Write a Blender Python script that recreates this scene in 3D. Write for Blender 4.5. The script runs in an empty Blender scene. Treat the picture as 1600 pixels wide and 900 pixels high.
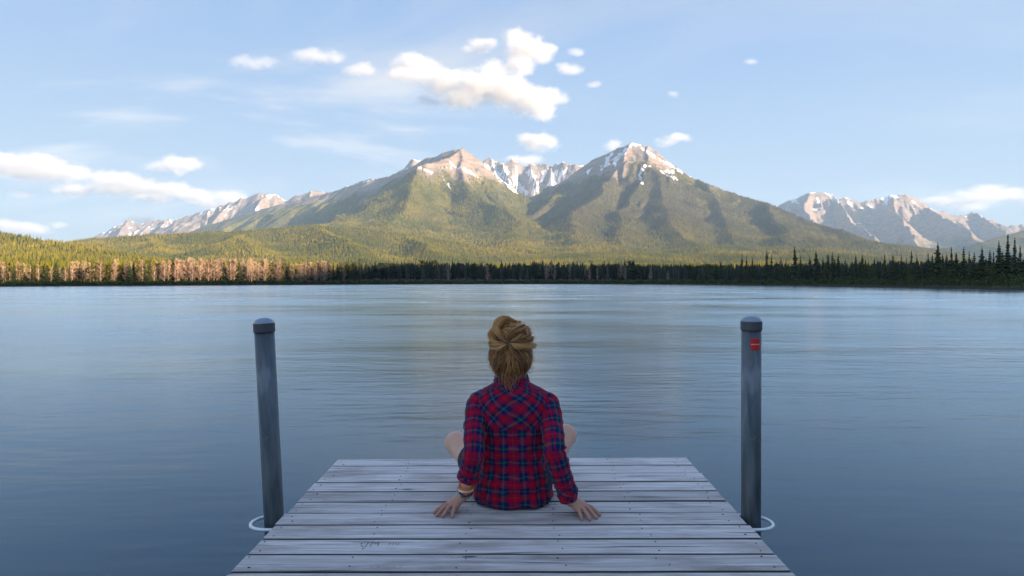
import bpy, math, random
import numpy as np
from mathutils import Vector, Matrix
R = math.radians
random.seed(7)
scene = bpy.context.scene
COL = scene.collection

# ---------------------------------------------------------------- camera
CAM_Z = 1.382          # metres above the water
DECK = 0.35            # deck top above the water
F = 1000.0             # focal length in photograph pixels (1600 wide)
HOR = 440.0            # horizon row in the photograph
cd = bpy.data.cameras.new('camera'); cam = bpy.data.objects.new('camera', cd); COL.objects.link(cam)
cam.location = (0, 0, CAM_Z); cam.rotation_euler = (R(90), 0, 0)
cd.sensor_width = 36.0; cd.lens = 36.0 * F / 1600.0
cd.shift_y = -(450 - HOR) / 1600.0
cd.clip_start = 0.05; cd.clip_end = 60000
scene.camera = cam

# ---------------------------------------------------------------- sun, sky, exposure
SUN_EL, SUN_AZ = 13.0, 122.0      # degrees; azimuth clockwise from +Y (the view direction)
sdir = Vector((math.sin(R(SUN_AZ)) * math.cos(R(SUN_EL)), math.cos(R(SUN_AZ)) * math.cos(R(SUN_EL)), math.sin(R(SUN_EL))))
sl = bpy.data.lights.new('sun', 'SUN'); sun = bpy.data.objects.new('sun', sl); COL.objects.link(sun)
sl.energy = 5.0; sl.angle = R(0.5); sl.color = (1.0, 0.77, 0.53)
sun.rotation_euler = sdir.to_track_quat('Z', 'Y').to_euler(); sun.location = (300, -300, 400)
scene.view_settings.view_transform = 'Standard'; scene.view_settings.look = 'None'
scene.view_settings.exposure = 1.82; scene.view_settings.gamma = 1.0
scene.view_settings.use_curve_mapping = False
world = bpy.data.worlds.new('World'); scene.world = world; world.use_nodes = True
class NT:
    """small helper for building node trees"""
    def __init__(s, nt): s.nt = nt; s.L = nt.links
    def n(s, t, **kw):
        nd = s.nt.nodes.new(t)
        for k, v in kw.items():
            if k.startswith('i_'): nd.inputs[int(k[2:])].default_value = v
            else: setattr(nd, k, v)
        return nd
    def lk(s, a, b): s.L.new(a, b)
    def put(s, sock, v):
        if hasattr(v, 'links') or isinstance(v, bpy.types.NodeSocket): s.L.new(v, sock)
        else: sock.default_value = v
    def math(s, op, a, b=0.0, c=0.0, clamp=False):
        nd = s.nt.nodes.new('ShaderNodeMath'); nd.operation = op; nd.use_clamp = clamp
        s.put(nd.inputs[0], a); s.put(nd.inputs[1], b); s.put(nd.inputs[2], c)
        return nd.outputs[0]
    def vmath(s, op, a, b=(0, 0, 0), sc=None):
        nd = s.nt.nodes.new('ShaderNodeVectorMath'); nd.operation = op
        s.put(nd.inputs[0], a); s.put(nd.inputs[1], b)
        if sc is not None: s.put(nd.inputs['Scale'], sc)
        return nd.outputs[1] if op in ('LENGTH', 'DOT_PRODUCT', 'DISTANCE') else nd.outputs[0]
    def mix(s, f, a, b, mode='MIX'):
        nd = s.nt.nodes.new('ShaderNodeMix'); nd.data_type = 'RGBA'; nd.blend_type = mode
        s.put(nd.inputs[0], f); s.put(nd.inputs[6], a); s.put(nd.inputs[7], b)
        return nd.outputs[2]
    def noise(s, vec, scale, detail=3, rough=0.55, lac=2.0, dist=0.0, dim='3D'):
        nd = s.nt.nodes.new('ShaderNodeTexNoise'); nd.noise_dimensions = dim
        if vec is not None: s.L.new(vec, nd.inputs['Vector'])
        nd.inputs['Scale'].default_value = scale; nd.inputs['Detail'].default_value = detail
        nd.inputs['Roughness'].default_value = rough; nd.inputs['Lacunarity'].default_value = lac
        nd.inputs['Distortion'].default_value = dist
        return nd.outputs[0]
    def ramp(s, f, stops, interp='LINEAR'):
        nd = s.nt.nodes.new('ShaderNodeValToRGB'); cr = nd.color_ramp; cr.interpolation = interp
        while len(cr.elements) < len(stops): cr.elements.new(0.5)
        for e, (p, c) in zip(cr.elements, stops):
            e.position = p; e.color = (c, c, c, 1) if not hasattr(c, '__len__') else tuple(c) + (1,) * (4 - len(c))
        s.L.new(f, nd.inputs[0]); return nd.outputs[0]
    def rng(s, v, a, b, c=0.0, d=1.0, smooth=False):
        nd = s.nt.nodes.new('ShaderNodeMapRange'); nd.interpolation_type = 'SMOOTHSTEP' if smooth else 'LINEAR'
        s.put(nd.inputs[0], v)
        for i, x in enumerate((a, b, c, d)): nd.inputs[1 + i].default_value = x
        return nd.outputs[0]
    def mapping(s, vec, scale=(1, 1, 1), rot=(0, 0, 0), loc=(0, 0, 0)):
        nd = s.nt.nodes.new('ShaderNodeMapping'); s.L.new(vec, nd.inputs[0])
        nd.inputs['Location'].default_value = loc; nd.inputs['Rotation'].default_value = rot; nd.inputs['Scale'].default_value = scale
        return nd.outputs[0]
    def bump(s, h, strength=0.3, dist=0.01, normal=None):
        nd = s.nt.nodes.new('ShaderNodeBump'); s.L.new(h, nd.inputs['Height'])
        nd.inputs['Strength'].default_value = strength; nd.inputs['Distance'].default_value = dist
        if normal is not None: s.L.new(normal, nd.inputs['Normal'])
        return nd.outputs[0]

def material(name):
    m = bpy.data.materials.new(name); m.use_nodes = True
    nt = m.node_tree
    for n in list(nt.nodes): nt.nodes.remove(n)
    t = NT(nt); out = t.n('ShaderNodeOutputMaterial')
    return m, t, out
def principled(name, color=(0.5, 0.5, 0.5), rough=0.6, metal=0.0, spec=0.5):
    m, t, out = material(name)
    b = t.n('ShaderNodeBsdfPrincipled'); t.lk(b.outputs[0], out.inputs[0])
    b.inputs['Base Color'].default_value = tuple(color) + (1,); b.inputs['Roughness'].default_value = rough
    b.inputs['Metallic'].default_value = metal; b.inputs['Specular IOR Level'].default_value = spec
    return m, t, b
def coords(t, which='Object'):
    return t.n('ShaderNodeTexCoord').outputs[which]

def mesh_obj(name, verts, faces, mat=None, parent=None, smooth=False, uv=None, link=True):
    me = bpy.data.meshes.new(name)
    if isinstance(verts, np.ndarray) and isinstance(faces, np.ndarray):
        nv, nf, k = len(verts), len(faces), faces.shape[1]
        me.vertices.add(nv); me.vertices.foreach_set('co', np.ascontiguousarray(verts, dtype=np.float32).ravel())
        me.loops.add(nf * k); me.loops.foreach_set('vertex_index', np.ascontiguousarray(faces, dtype=np.int32).ravel())
        me.polygons.add(nf); me.polygons.foreach_set('loop_start', np.arange(0, nf * k, k, dtype=np.int32))
        me.update(calc_edges=True); me.validate()
    else:
        me.from_pydata([tuple(v) for v in verts], [], [tuple(f) for f in faces]); me.update()
    if smooth: me.polygons.foreach_set('use_smooth', [True] * len(me.polygons))
    if uv is not None:
        lay = me.uv_layers.new(name='UVMap')
        vi = np.empty(len(me.loops), dtype=np.int32); me.loops.foreach_get('vertex_index', vi)
        lay.data.foreach_set('uv', np.ascontiguousarray(uv[vi], dtype=np.float32).ravel())
    if mat is not None: me.materials.append(mat)
    o = bpy.data.objects.new(name, me)
    if link: COL.objects.link(o)
    if parent is not None: o.parent = parent
    return o
def tag(o, label=None, cat=None, group=None, kind=None):
    for k, v in (('label', label), ('category', cat), ('group', group), ('kind', kind)):
        if v: o[k] = v
    return o
def empty(name, loc=(0, 0, 0), rz=0.0):
    o = bpy.data.objects.new(name, None); COL.objects.link(o); o.location = loc; o.rotation_euler = (0, 0, rz)
    o.empty_display_size = 0.1
    return o

# ---------------------------------------------------------------- numpy noise
def _hash(ix, iy, seed):
    h = (ix.astype(np.int64) * 374761393 + iy.astype(np.int64) * 668265263 + seed * 1442695041) & 0xffffffff
    h = ((h ^ (h >> 13)) * 1274126177) & 0xffffffff
    h = (h ^ (h >> 16)) & 0xffffffff
    return h.astype(np.float64) / 4294967295.0
def vnoise(x, y, seed=0):
    """gradient noise, about -0.7..0.7"""
    x = np.asarray(x, dtype=np.float64); y = np.asarray(y, dtype=np.float64)
    ix = np.floor(x).astype(np.int64); iy = np.floor(y).astype(np.int64); fx = x - ix; fy = y - iy
    u = fx * fx * fx * (fx * (fx * 6 - 15) + 10); v = fy * fy * fy * (fy * (fy * 6 - 15) + 10)
    def g(a, b, dx, dy):
        an = _hash(a, b, seed) * 2 * np.pi
        return np.cos(an) * dx + np.sin(an) * dy
    n00 = g(ix, iy, fx, fy); n10 = g(ix + 1, iy, fx - 1, fy); n01 = g(ix, iy + 1, fx, fy - 1); n11 = g(ix + 1, iy + 1, fx - 1, fy - 1)
    a = n00 + u * (n10 - n00); b = n01 + u * (n11 - n01)
    return a + v * (b - a)
def fbm(x, y, oct=4, seed=0, gain=0.5, lac=2.03):
    s = 0; a = 1.0
    for o in range(oct):
        s = s + a * vnoise(x, y, seed + o * 17); x = x * lac + 3.1; y = y * lac + 1.7; a *= gain
    return s
def ridged(x, y, oct=4, seed=0, gain=0.5):
    s = 0; a = 1.0
    for o in range(oct):
        s = s + a * (1 - 2.2 * np.abs(vnoise(x, y, seed + o * 17))); x = x * 2.03 + 3.1; y = y * 2.03 + 1.7; a *= gain
    return s
def sstep(a, b, x):
    t = np.clip((x - a) / (b - a), 0, 1); return t * t * (3 - 2 * t)
def at(px, py, Z):
    """a point of the place seen at photograph pixel (px, py) and Z metres away"""
    return ((px - 800.0) / F * Z, Z, CAM_Z + (HOR - py) / F * Z)

def join_parts(parts):
    V, Fs, off = [], [], 0
    for v, f in parts:
        V.append(np.asarray(v, float)); Fs.extend([tuple(i + off for i in q) for q in f]); off += len(v)
    return np.concatenate(V), Fs
def tube(pts, radii, n=6, cap=True):
    pts = [Vector(p) for p in pts]; V = []; Fs = []
    up = Vector((0.31, 0.17, 1)).normalized()
    for i, p in enumerate(pts):
        d = (pts[min(i + 1, len(pts) - 1)] - pts[max(i - 1, 0)]).normalized()
        a = d.cross(up)
        if a.length < 1e-3: a = d.cross(Vector((1, 0, 0)))
        a.normalize(); b = d.cross(a)
        for k in range(n):
            th = 2 * math.pi * k / n
            V.append(p + (a * math.cos(th) + b * math.sin(th)) * radii[i])
    for i in range(len(pts) - 1):
        for k in range(n):
            Fs.append((i * n + k, i * n + (k + 1) % n, (i + 1) * n + (k + 1) % n, (i + 1) * n + k))
    if cap:
        Fs.append(tuple(range(n - 1, -1, -1))); Fs.append(tuple(range((len(pts) - 1) * n, len(pts) * n)))
    return [tuple(v) for v in V], Fs

def mesh_data(name, vf, mat):
    me = bpy.data.meshes.new(name); me.from_pydata([tuple(v) for v in vf[0]], [], vf[1]); me.materials.append(mat); me.update(); return me
# ---------------------------------------------------------------- sky
t = NT(world.node_tree)
for n in list(world.node_tree.nodes): world.node_tree.nodes.remove(n)
wout = t.n('ShaderNodeOutputWorld'); bg = t.n('ShaderNodeBackground'); t.lk(bg.outputs[0], wout.inputs[0])
sky = t.n('ShaderNodeTexSky'); sky.sky_type = 'NISHITA'; sky.sun_disc = False
sky.sun_elevation = R(SUN_EL); sky.sun_rotation = R(-SUN_AZ); sky.altitude = 1400; sky.air_density = 1.0; sky.dust_density = 0.0; sky.ozone_density = 3.0
dirv = coords(t, 'Generated')
sx = t.n('ShaderNodeSeparateXYZ'); t.lk(dirv, sx.inputs[0])
lum0 = t.n('ShaderNodeRGBToBW'); t.lk(sky.outputs[0], lum0.inputs[0])
# the photograph's flatter contrast of the sky, the same over the whole dome, and pale moisture low down
even = t.vmath('SCALE', sky.outputs[0], sc=t.math('MULTIPLY', t.rng(sx.outputs[2], 0.0, 0.42, 1.62, 1.10), t.math('MULTIPLY', t.math('POWER', t.math('MAXIMUM', lum0.outputs[0], 0.01), -0.95), 1.72)))
lum1 = t.n('ShaderNodeRGBToBW'); t.lk(even, lum1.inputs[0])
pale = t.vmath('SCALE', (0.88, 1.01, 1.16), sc=lum1.outputs[0])
SKYCOL = t.mix(t.rng(sx.outputs[2], 0.0, 0.42, 0.80, 0.36), even, pale)
# thin cirrus: stretched noise on a high flat layer
zc = t.math('MAXIMUM', sx.outputs[2], 0.03)
pl = t.n('ShaderNodeCombineXYZ')
t.lk(t.math('DIVIDE', sx.outputs[0], t.math('ADD', zc, 0.12)), pl.inputs[0]); t.lk(t.math('DIVIDE', sx.outputs[1], t.math('ADD', zc, 0.12)), pl.inputs[1])
cir = t.noise(t.mapping(pl.outputs[0], scale=(0.55, 0.9, 1), rot=(0, 0, R(28)), loc=(7.6, 9.2,0)), 0.9, detail=6, rough=0.58, dist=1.1)
cir2 = t.noise(t.mapping(pl.outputs[0], loc=(14.8, 5.2, 0)), 0.35, detail=2)
cm = t.math('MULTIPLY', t.rng(cir, 0.47, 0.72, smooth=True), t.rng(cir2, 0.34, 0.56, smooth=True))
cm = t.math('MULTIPLY', t.math('MULTIPLY', cm, t.rng(sx.outputs[2], 0.05, 0.11, 0.0, 0.80)), t.rng(sx.outputs[0], -0.18, 0.12, 1.0, 0.30, smooth=True))
lum = t.n('ShaderNodeRGBToBW'); t.lk(SKYCOL, lum.inputs[0])
white = t.vmath('SCALE', (1.0, 1.0, 1.03), sc=t.math('MULTIPLY', lum.outputs[0], 1.6))
skyc = t.mix(cm, SKYCOL, white)
t.lk(skyc, bg.inputs[0]); bg.inputs[1].default_value = 0.070
# ---------------------------------------------------------------- surface nets: one closed skin round a field of values
def surface_nets(Fv, origin, step):
    """Fv: 3-D array, inside > 0; returns verts, quads"""
    ins = Fv > 0
    nx, ny, nz = Fv.shape
    c = np.zeros((nx - 1, ny - 1, nz - 1), int)
    for dx in (0, 1):
        for dy in (0, 1):
            for dz in (0, 1): c += ins[dx:nx - 1 + dx, dy:ny - 1 + dy, dz:nz - 1 + dz]
    act = (c > 0) & (c < 8)
    ids = -np.ones(act.shape, int); I = np.argwhere(act); ids[act] = np.arange(len(I))
    acc = np.zeros((len(I), 3)); cnt = np.zeros(len(I))
    corners = [(a, b, d) for a in (0, 1) for b in (0, 1) for d in (0, 1)]
    for p in corners:
        for ax in range(3):
            if p[ax]: continue
            q = list(p); q[ax] = 1
            va = Fv[I[:, 0] + p[0], I[:, 1] + p[1], I[:, 2] + p[2]]; vb = Fv[I[:, 0] + q[0], I[:, 1] + q[1], I[:, 2] + q[2]]
            m = (va > 0) != (vb > 0)
            tt = np.where(m, va / np.where(m, va - vb, 1), 0)
            pt = np.tile(np.array(p, float), (len(I), 1)); pt[:, ax] += tt
            acc[m] += pt[m]; cnt[m] += 1
    V = (I + acc / np.maximum(cnt, 1)[:, None]) * step + np.array(origin)
    Q = []
    for ax in range(3):
        o1, o2 = [(1, 2), (2, 0), (0, 1)][ax]
        sl = [slice(1, -1)] * 3; sl[ax] = slice(0, -1)
        sl2 = [slice(1, -1)] * 3; sl2[ax] = slice(1, None)
        a = ins[tuple(sl)]; b = ins[tuple(sl2)]
        E = np.argwhere(a != b)
        if not len(E): continue
        off = np.ones(3, int); off[ax] = 0
        G = E + off
        flip = b[tuple(E.T)]
        def cid(d1, d2):
            K = G.copy(); K[:, o1] += d1; K[:, o2] += d2; return ids[K[:, 0], K[:, 1], K[:, 2]]
        q = np.stack([cid(-1, -1), cid(0, -1), cid(0, 0), cid(-1, 0)], -1)
        q[flip] = q[flip][:, ::-1]
        Q.append(q)
    return V, np.concatenate(Q)

# ---------------------------------------------------------------- mountains and hills (height fields grown from ridge lines)
def polyline_dist(X, Y, pts):
    """nearest distance to a 3-D polyline seen from above; also ridge height there, arc length and side"""
    best = np.full(X.shape, 1e12); hh = np.zeros(X.shape); tt = np.zeros(X.shape); sd = np.zeros(X.shape); acc = 0.0
    for (x0, y0, z0), (x1, y1, z1) in zip(pts[:-1], pts[1:]):
        dx, dy = x1 - x0, y1 - y0; L2 = dx * dx + dy * dy + 1e-9; L = math.sqrt(L2)
        s = np.clip(((X - x0) * dx + (Y - y0) * dy) / L2, 0, 1)
        ex = X - (x0 + s * dx); ey = Y - (y0 + s * dy); d = ex * ex + ey * ey
        m = d < best
        best = np.where(m, d, best); hh = np.where(m, z0 + s * (z1 - z0), hh); tt = np.where(m, acc + s * L, tt)
        sd = np.where(m, np.sign(dx * ey - dy * ex), sd); acc += L
    return np.sqrt(best), hh, tt, sd

def ridge_field(X, Y, ridges, warp=120.0, gul=0.0, seed=1):
    wx = fbm(X / 900, Y / 900, 4, seed) * warp; wy = fbm(X / 900 + 9, Y / 900 + 5, 4, seed + 3) * warp
    H = np.full(X.shape, -1e9)
    for i, (pts, L, drop) in enumerate(ridges):
        w = 0.0 if i == 0 else 1.0
        d, hh, tt, sd = polyline_dist(X + wx * w, Y + wy * w, pts)
        dw = np.maximum(d + (wx * 0.9) * sstep(0, 500, d), 0)
        g = ridged(tt / 420 + sd * 7.3 + wx / 260, dw / 1900, 4, seed + i * 5, 0.6)
        h = hh * np.exp(-dw / L) - drop * np.minimum(dw, 400) / 400
        h = h - gul * (1.2 - g) * sstep(0, 380, dw) * np.exp(-dw / 2400) * np.clip(hh / 900, 0.15, 1.2)
        # soft maximum keeps the joins from creasing
        k = 22.0
        dlt = np.clip((h - H) / k, -1, 1)
        H = np.where(h - H > k, h, np.where(h - H < -k, H, (h + H) / 2 + np.abs(h - H) / 2 * 0 + k / 4 * (1 + dlt * dlt)))
    return H

def grid_terrain(u0, u1, nu, Zs, ridges, warp, gul, seed, floor=0.0):
    u = np.linspace(u0, u1, nu); U, ZZ = np.meshgrid(u, Zs)
    X = U * ZZ; Y = ZZ
    return X, Y, ridge_field(X, Y, ridges, warp, gul, seed)

def emit_terrain(name, X, Y, H, mat, masks, label):
    nr, nc = X.shape
    V = np.stack([X, Y, H], -1).reshape(-1, 3)
    idx = np.arange(nr * nc).reshape(nr, nc)
    Fc = np.stack([idx[:-1, :-1], idx[:-1, 1:], idx[1:, 1:], idx[1:, :-1]], -1).reshape(-1, 4)
    o = mesh_obj(name, V, Fc, mat, smooth=True)
    ca = o.data.color_attributes.new('cover', 'FLOAT_COLOR', 'POINT')
    ca.data.foreach_set('color', np.stack([m.ravel() for m in masks] + [np.ones(X.size)], -1).astype(np.float32).ravel())
    tag(o, label, None, None, 'structure')
    return o

def slope_of(X, Y, H):
    # gradient magnitude on the fan-shaped grid
    dHc = np.gradient(H, axis=1); dXc = np.gradient(X, axis=1)
    gx = dHc / np.maximum(np.abs(dXc), 1e-6)
    dHr = np.gradient(H, axis=0); dYr = np.gradient(Y, axis=0); dXr = np.gradient(X, axis=0)
    gy = (dHr - gx * dXr) / np.maximum(np.abs(dYr), 1e-6)
    return gx, gy

def terrain_material():
    m, t, b = principled('mountain_ground', rough=0.95, spec=0.1)
    cov = t.n('ShaderNodeVertexColor', layer_name='cover')
    sep = t.n('ShaderNodeSeparateColor'); t.lk(cov.outputs[0], sep.inputs[0])
    geo = t.n('ShaderNodeNewGeometry'); P = geo.outputs['Position']
    n1 = t.noise(P, 0.004, 4); n2 = t.noise(P, 0.05, 3, 0.7); n3 = t.noise(P, 0.02, 4, 0.6)
    forest = t.mix(t.rng(n1, 0.38, 0.62), (0.074, 0.080, 0.012, 1), (0.172, 0.140, 0.018, 1))
    forest = t.mix(t.rng(n2, 0.40, 0.60), t.mix(0.65, forest, (0.030, 0.040, 0.018, 1)), forest)
    brown = t.mix(t.rng(n3, 0.35, 0.65), (0.072, 0.058, 0.036, 1), (0.050, 0.052, 0.028, 1))
    forest = t.mix(sep.outputs[2], forest, brown)
    nr = t.noise(t.mapping(P, scale=(1, 1, 3.0)), 0.012, 5, 0.65)
    rock = t.mix(t.rng(nr, 0.35, 0.65), (0.17, 0.135, 0.118, 1), (0.31, 0.245, 0.208, 1))
    c = t.mix(sep.outputs[0], forest, rock)
    c = t.mix(t.rng(t.math('ADD', sep.outputs[1], t.math('MULTIPLY', t.math('SUBTRACT', n3, 0.5), 0.5)), 0.42, 0.58), c, (0.78, 0.79, 0.82, 1))
    t.lk(c, b.inputs['Base Color'])
    hgt = t.math('ADD', t.math('MULTIPLY', n2, 15.0), t.math('MULTIPLY', nr, 22.0))
    t.lk(t.bump(hgt, 0.7, 1.0), b.inputs['Normal'])
    return m
M_TERR = terrain_material()

def make_mountain(label, ridges, u0, u1, nu, Zs, warp, gul, seed, rock_lo, rock_hi, snow, brown=0.0, tree_bump=4.0, sink=None, rough=0.0):
    X, Y, H = grid_terrain(u0, u1, nu, Zs, ridges, warp, gul, seed)
    H = H + fbm(X / 420, Y / 420, 4, seed + 50) * 26 * np.clip(H / 300, 0.06, 1) - 4
    if rough: H = H + (ridged(X / 260, Y / 420, 5, seed + 60) - 1.0) * rough * sstep(rock_lo - 200, rock_hi, H)
    H = H - 160 * (1 - sstep(Zs[0], Zs[0] + 420, Y))
    gx, gy = slope_of(X, Y, H)
    sl = np.hypot(gx, gy)
    alt = H + fbm(X / 300, Y / 300, 4, seed + 70) * 260
    rock = sstep(rock_lo, rock_hi, alt)
    sn = snow(X, Y, H, gx, gy) if snow else np.zeros(X.shape)
    br = np.clip(brown + fbm(X / 700, Y / 700, 3, seed + 80) * 0.9, 0, 1) * sstep(60, 260, H)
    FOREST.append((X, Y, H.copy(), (1 - rock) * sstep(20, 60, H), seed))
    rs = np.random.RandomState(seed)
    H = H + (1 - rock) * (rs.rand(*X.shape) - 0.3) * tree_bump
    return emit_terrain('mountain', X, Y, H, M_TERR, (rock, sn, br), label)

FOREST = []
def snow_px(strokes, amt=1.0, noise=0.35, seed=0):
    """snow lying along gullies and ledges given as lines seen in the photograph (x, y, half width in px)"""
    def f(X, Y, H, gx, gy):
        px = X / Y * F + 800; py = HOR - (H - CAM_Z) / Y * F
        s = np.zeros(X.shape)
        for pts, w in strokes:
            d = np.full(X.shape, 1e9)
            for (a, b), (c, e) in zip(pts[:-1], pts[1:]):
                L2 = (c - a) ** 2 + (e - b) ** 2 + 1e-9
                q = np.clip(((px - a) * (c - a) + (py - b) * (e - b)) / L2, 0, 1)
                d = np.minimum(d, np.hypot(px - a - q * (c - a), py - b - q * (e - b)))
            s = np.maximum(s, 0.78 - 0.40 * d / w)
        return np.clip(s + fbm(X / 38, Y / 60, 3, 5 + seed) * noise * 1.6, 0, 1) * (s > 0.02)
    return f
def snow_alt(lo, hi, seed=0, scale=120, thr=0.5):
    def f(X, Y, H, gx, gy):
        n = fbm(X / scale, Y / (scale * 2.2), 4, seed + 90) * 0.9 + 0.5 - 0.55 * np.clip(np.hypot(gx, gy) - 0.6, 0, 1)
        return np.clip(n * sstep(lo, hi, H + fbm(X / 500, Y / 500, 3, seed + 95) * 250) * 1.15 + (0.5 - thr), 0, 1)
    return f
def both(a, b):
    return lambda *k: np.maximum(a(*k), b(*k))

A = at
def zs(a, b, n, p=1.0): return a + (b - a) * np.linspace(0, 1, n) ** p

# the broad peak left of centre, with its long shoulder falling to the left
r1 = [
  ([A(250,378,7900), A(315,354,7700), A(370,338,7450), A(420,322,7200), A(480,308,6900), A(520,298,6700), A(560,286,6450), A(600,276,6200), A(640,262,5850), A(665,248,5650), A(690,237,5480), A(712,231,5400), A(735,239,5450), A(757,256,5600), A(778,274,5750), A(800,298,5900), A(822,318,6000)], 1050, 30),
  ([A(712,231,5400), A(700,250,5150), A(660,262,4900), A(640,290,4500), A(622,325,4050), A(608,352,3600), A(600,380,3000)], 1000, 0),
  ([A(712,231,5400), A(726,262,5050), A(742,290,4700), A(768,325,4250), A(800,355,3800), A(820,378,3300)], 1000, 0),
  ([A(757,256,5600), A(790,305,5000), A(815,340,4500), A(835,372,3900)], 600, 10),
]
make_mountain('broad bare-topped peak with forested slopes, left of centre across the lake', r1, -0.62, 0.10, 500, zs(2500, 8000, 330, 1.0), 150, 120, 11, 730, 930,
  snow_px([([(655,262),(672,268),(690,276),(700,288),(706,297)],1.6), ([(704,253),(716,264)],2.0), ([(712,260),(735,270),(752,280)],2.2), ([(757,256),(775,272),(795,290),(806,300)],3.0), ([(690,262),(705,262)],1.2), ([(540,292),(600,276),(640,262)],1.0)], seed=1, noise=0.5), brown=0.05, rough=10)
# the pointed peak right of centre
r2 = [
  ([A(800,335,6900), A(850,302,6500), A(880,282,6200), A(905,266,6000), A(930,247,5800), A(965,229,5550), A(985,224,5450), A(1005,227,5400), A(1030,240,5350), A(1055,258,5300), A(1085,280,5250), A(1120,293,5150), A(1160,306,5050), A(1200,320,4900), A(1250,338,4700), A(1300,356,4400), A(1350,372,4100), A(1400,386,3800), A(1450,404,3400)], 1150, 30),
  ([A(985,224,5450), A(972,252,5150), A(948,284,4800), A(925,318,4400), A(905,350,3950), A(893,378,3400)], 900, 0),
  ([A(1005,227,5400), A(1008,262,5050), A(1028,300,4650), A(1052,340,4150), A(1075,374,3550), A(1085,395,2900)], 900, 0),
  ([A(1085,280,5250), A(1110,318,4700), A(1140,352,4150), A(1165,384,3500)], 950, 0),
  ([A(1200,320,4900), A(1225,352,4200), A(1240,382,3500)], 950, 0),
  ([A(1008,262,5050), A(985,310,4550), A(975,350,4000), A(970,382,3400)], 850, 0),
]
make_mountain('pointed peak with snow streaks and a shaded flank, right of centre across the lake', r2, -0.04, 0.72, 520, zs(2300, 7000, 330, 1.0), 130, 150, 23, 780, 960,
  snow_px([([(955,240),(948,256),(940,262)],3.5), ([(985,228),(970,240),(962,252),(960,260)],3.2), ([(1001,231),(1020,243),(1048,258),(1080,275)],2.0), ([(1003,264),(999,275),(1003,286)],2.6), ([(1035,268),(1052,268)],2.6), ([(1010,260),(1014,260)],3), ([(1040,272),(1060,282)],2), ([(925,262),(918,270)],2), ([(990,226),(1000,228)],2.0)], seed=2, noise=0.6), brown=0.62, rough=14)
# snowy cirque wall between the two
r3 = [
  ([A(700,280,8200), A(745,255,8200), A(765,250,8200), A(785,252,8100), A(800,251,8100), A(815,256,8100), A(830,259,8050), A(845,257,8050), A(862,261,8000), A(880,258,7900), A(900,258,7800), A(930,262,7800)], 900, 90),
  ([A(785,252,8100), A(790,275,7750), A(795,300,7400)], 350, 30), ([A(830,259,8050), A(838,285,7650)], 330, 30), ([A(862,261,8000), A(862,285,7650)], 330, 30),
]
make_mountain('snow-streaked rock wall of the cirque between the two peaks', r3, -0.10, 0.13, 220, zs(6900, 8500, 150), 60, 190, 31, 100, 300, both(snow_alt(100, 900, 3, 90, 0.36), snow_px([([(758,258),(775,268),(795,284),(815,303)],3.4), ([(790,268),(806,284),(822,300)],3.0), ([(826,268),(838,284),(832,303)],3.2), ([(850,266),(846,282),(838,298)],2.8), ([(868,268),(862,286),(850,302)],3.0), ([(884,264),(876,278),(868,290)],2.4)], seed=4, noise=0.75)), rough=55)
# far peaks at the left end of the range
r4 = [([A(100,392,9600), A(140,373,9600), A(172,358,9600), A(200,345,9600), A(218,349,9550), A(240,345,9550), A(262,340,9500), A(280,350,9400)], 1000, 60),
      ([A(200,345,9600), A(190,362,9100)], 500, 30), ([A(262,340,9500), A(255,360,9000)], 500, 30)]
make_mountain('small far pinkish peak at the left end of the range', r4, -0.72, -0.48, 200, zs(8600, 9900, 110), 60, 160, 41, 60, 350, snow_alt(300, 900, 4, 150, 0.54), rough=40)
r5 = [([A(225,374,8900), A(255,356,8900), A(285,341,8900), A(305,334,8900), A(325,328,8800), A(345,322,8800), A(378,309,8700), A(398,303,8650), A(415,299,8600), A(433,303,8600), A(445,313,8600), A(470,303,8500), A(486,297,8500), A(503,298,8500), A(520,303,8500), A(560,296,8400), A(600,280,8300), A(625,268,8200), A(648,247,8100), A(662,250,8100), A(680,262,8100)], 1000, 60),
      ([A(415,299,8600), A(400,325,8100), A(395,345,7800)], 520, 30), ([A(325,328,8800), A(320,345,8400)], 420, 30), ([A(345,322,8800), A(340,345,8300)], 420, 30), ([A(486,297,8500), A(480,315,8100)], 400, 20)]
make_mountain('long far rocky ridge with sunlit crags behind the left shoulder', r5, -0.60, -0.10, 340, zs(7400, 9200, 120), 60, 170, 43, 250, 560, snow_alt(500, 1050, 5, 110, 0.58), rough=34)
# far blue range on the right
r6 = [([A(1180,345,9200), A(1222,320,9200), A(1245,308,9100), A(1265,301,9000), A(1290,303,9000), A(1304,308,8950), A(1312,313,8900), A(1328,309,8900), A(1345,313,8850), A(1362,315,8850), A(1382,307,8850), A(1403,302,8800), A(1422,307,8800), A(1442,319,8800), A(1462,328,8800), A(1485,338,8850), A(1510,334,9000), A(1522,333,9000), A(1540,341,9000), A(1565,351,9000), A(1590,354,9000), A(1605,349,9000), A(1640,335,9000), A(1700,330,9000)], 1150, 60),
      ([A(1304,308,8950), A(1330,345,8000), A(1365,372,7200)], 480, 40), ([A(1372,318,8600), A(1405,340,8000), A(1425,365,7400), A(1440,390,6800)], 520, 40),
      ([A(1442,319,8800), A(1475,340,8100), A(1510,362,7500), A(1540,385,6900)], 560, 40), ([A(1265,301,9000), A(1255,330,8200), A(1270,350,7600)], 520, 40), ([A(1522,333,9000), A(1570,360,8000), A(1590,385,7200)], 520, 40)]
make_mountain('hazy blue range with snowy cliffs at the right behind the spruces', r6, 0.36, 0.95, 400, zs(6400, 9500, 180), 70, 190, 53, 300, 560, snow_alt(520, 1150, 6, 110, 0.52), rough=46)
r7 = [([A(1430,412,5600), A(1490,394,5600), A(1530,379,5600), A(1570,367,5700), A(1620,355,5700), A(1700,340,5700), A(1800,330,5700)], 1300, 20)]
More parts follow.
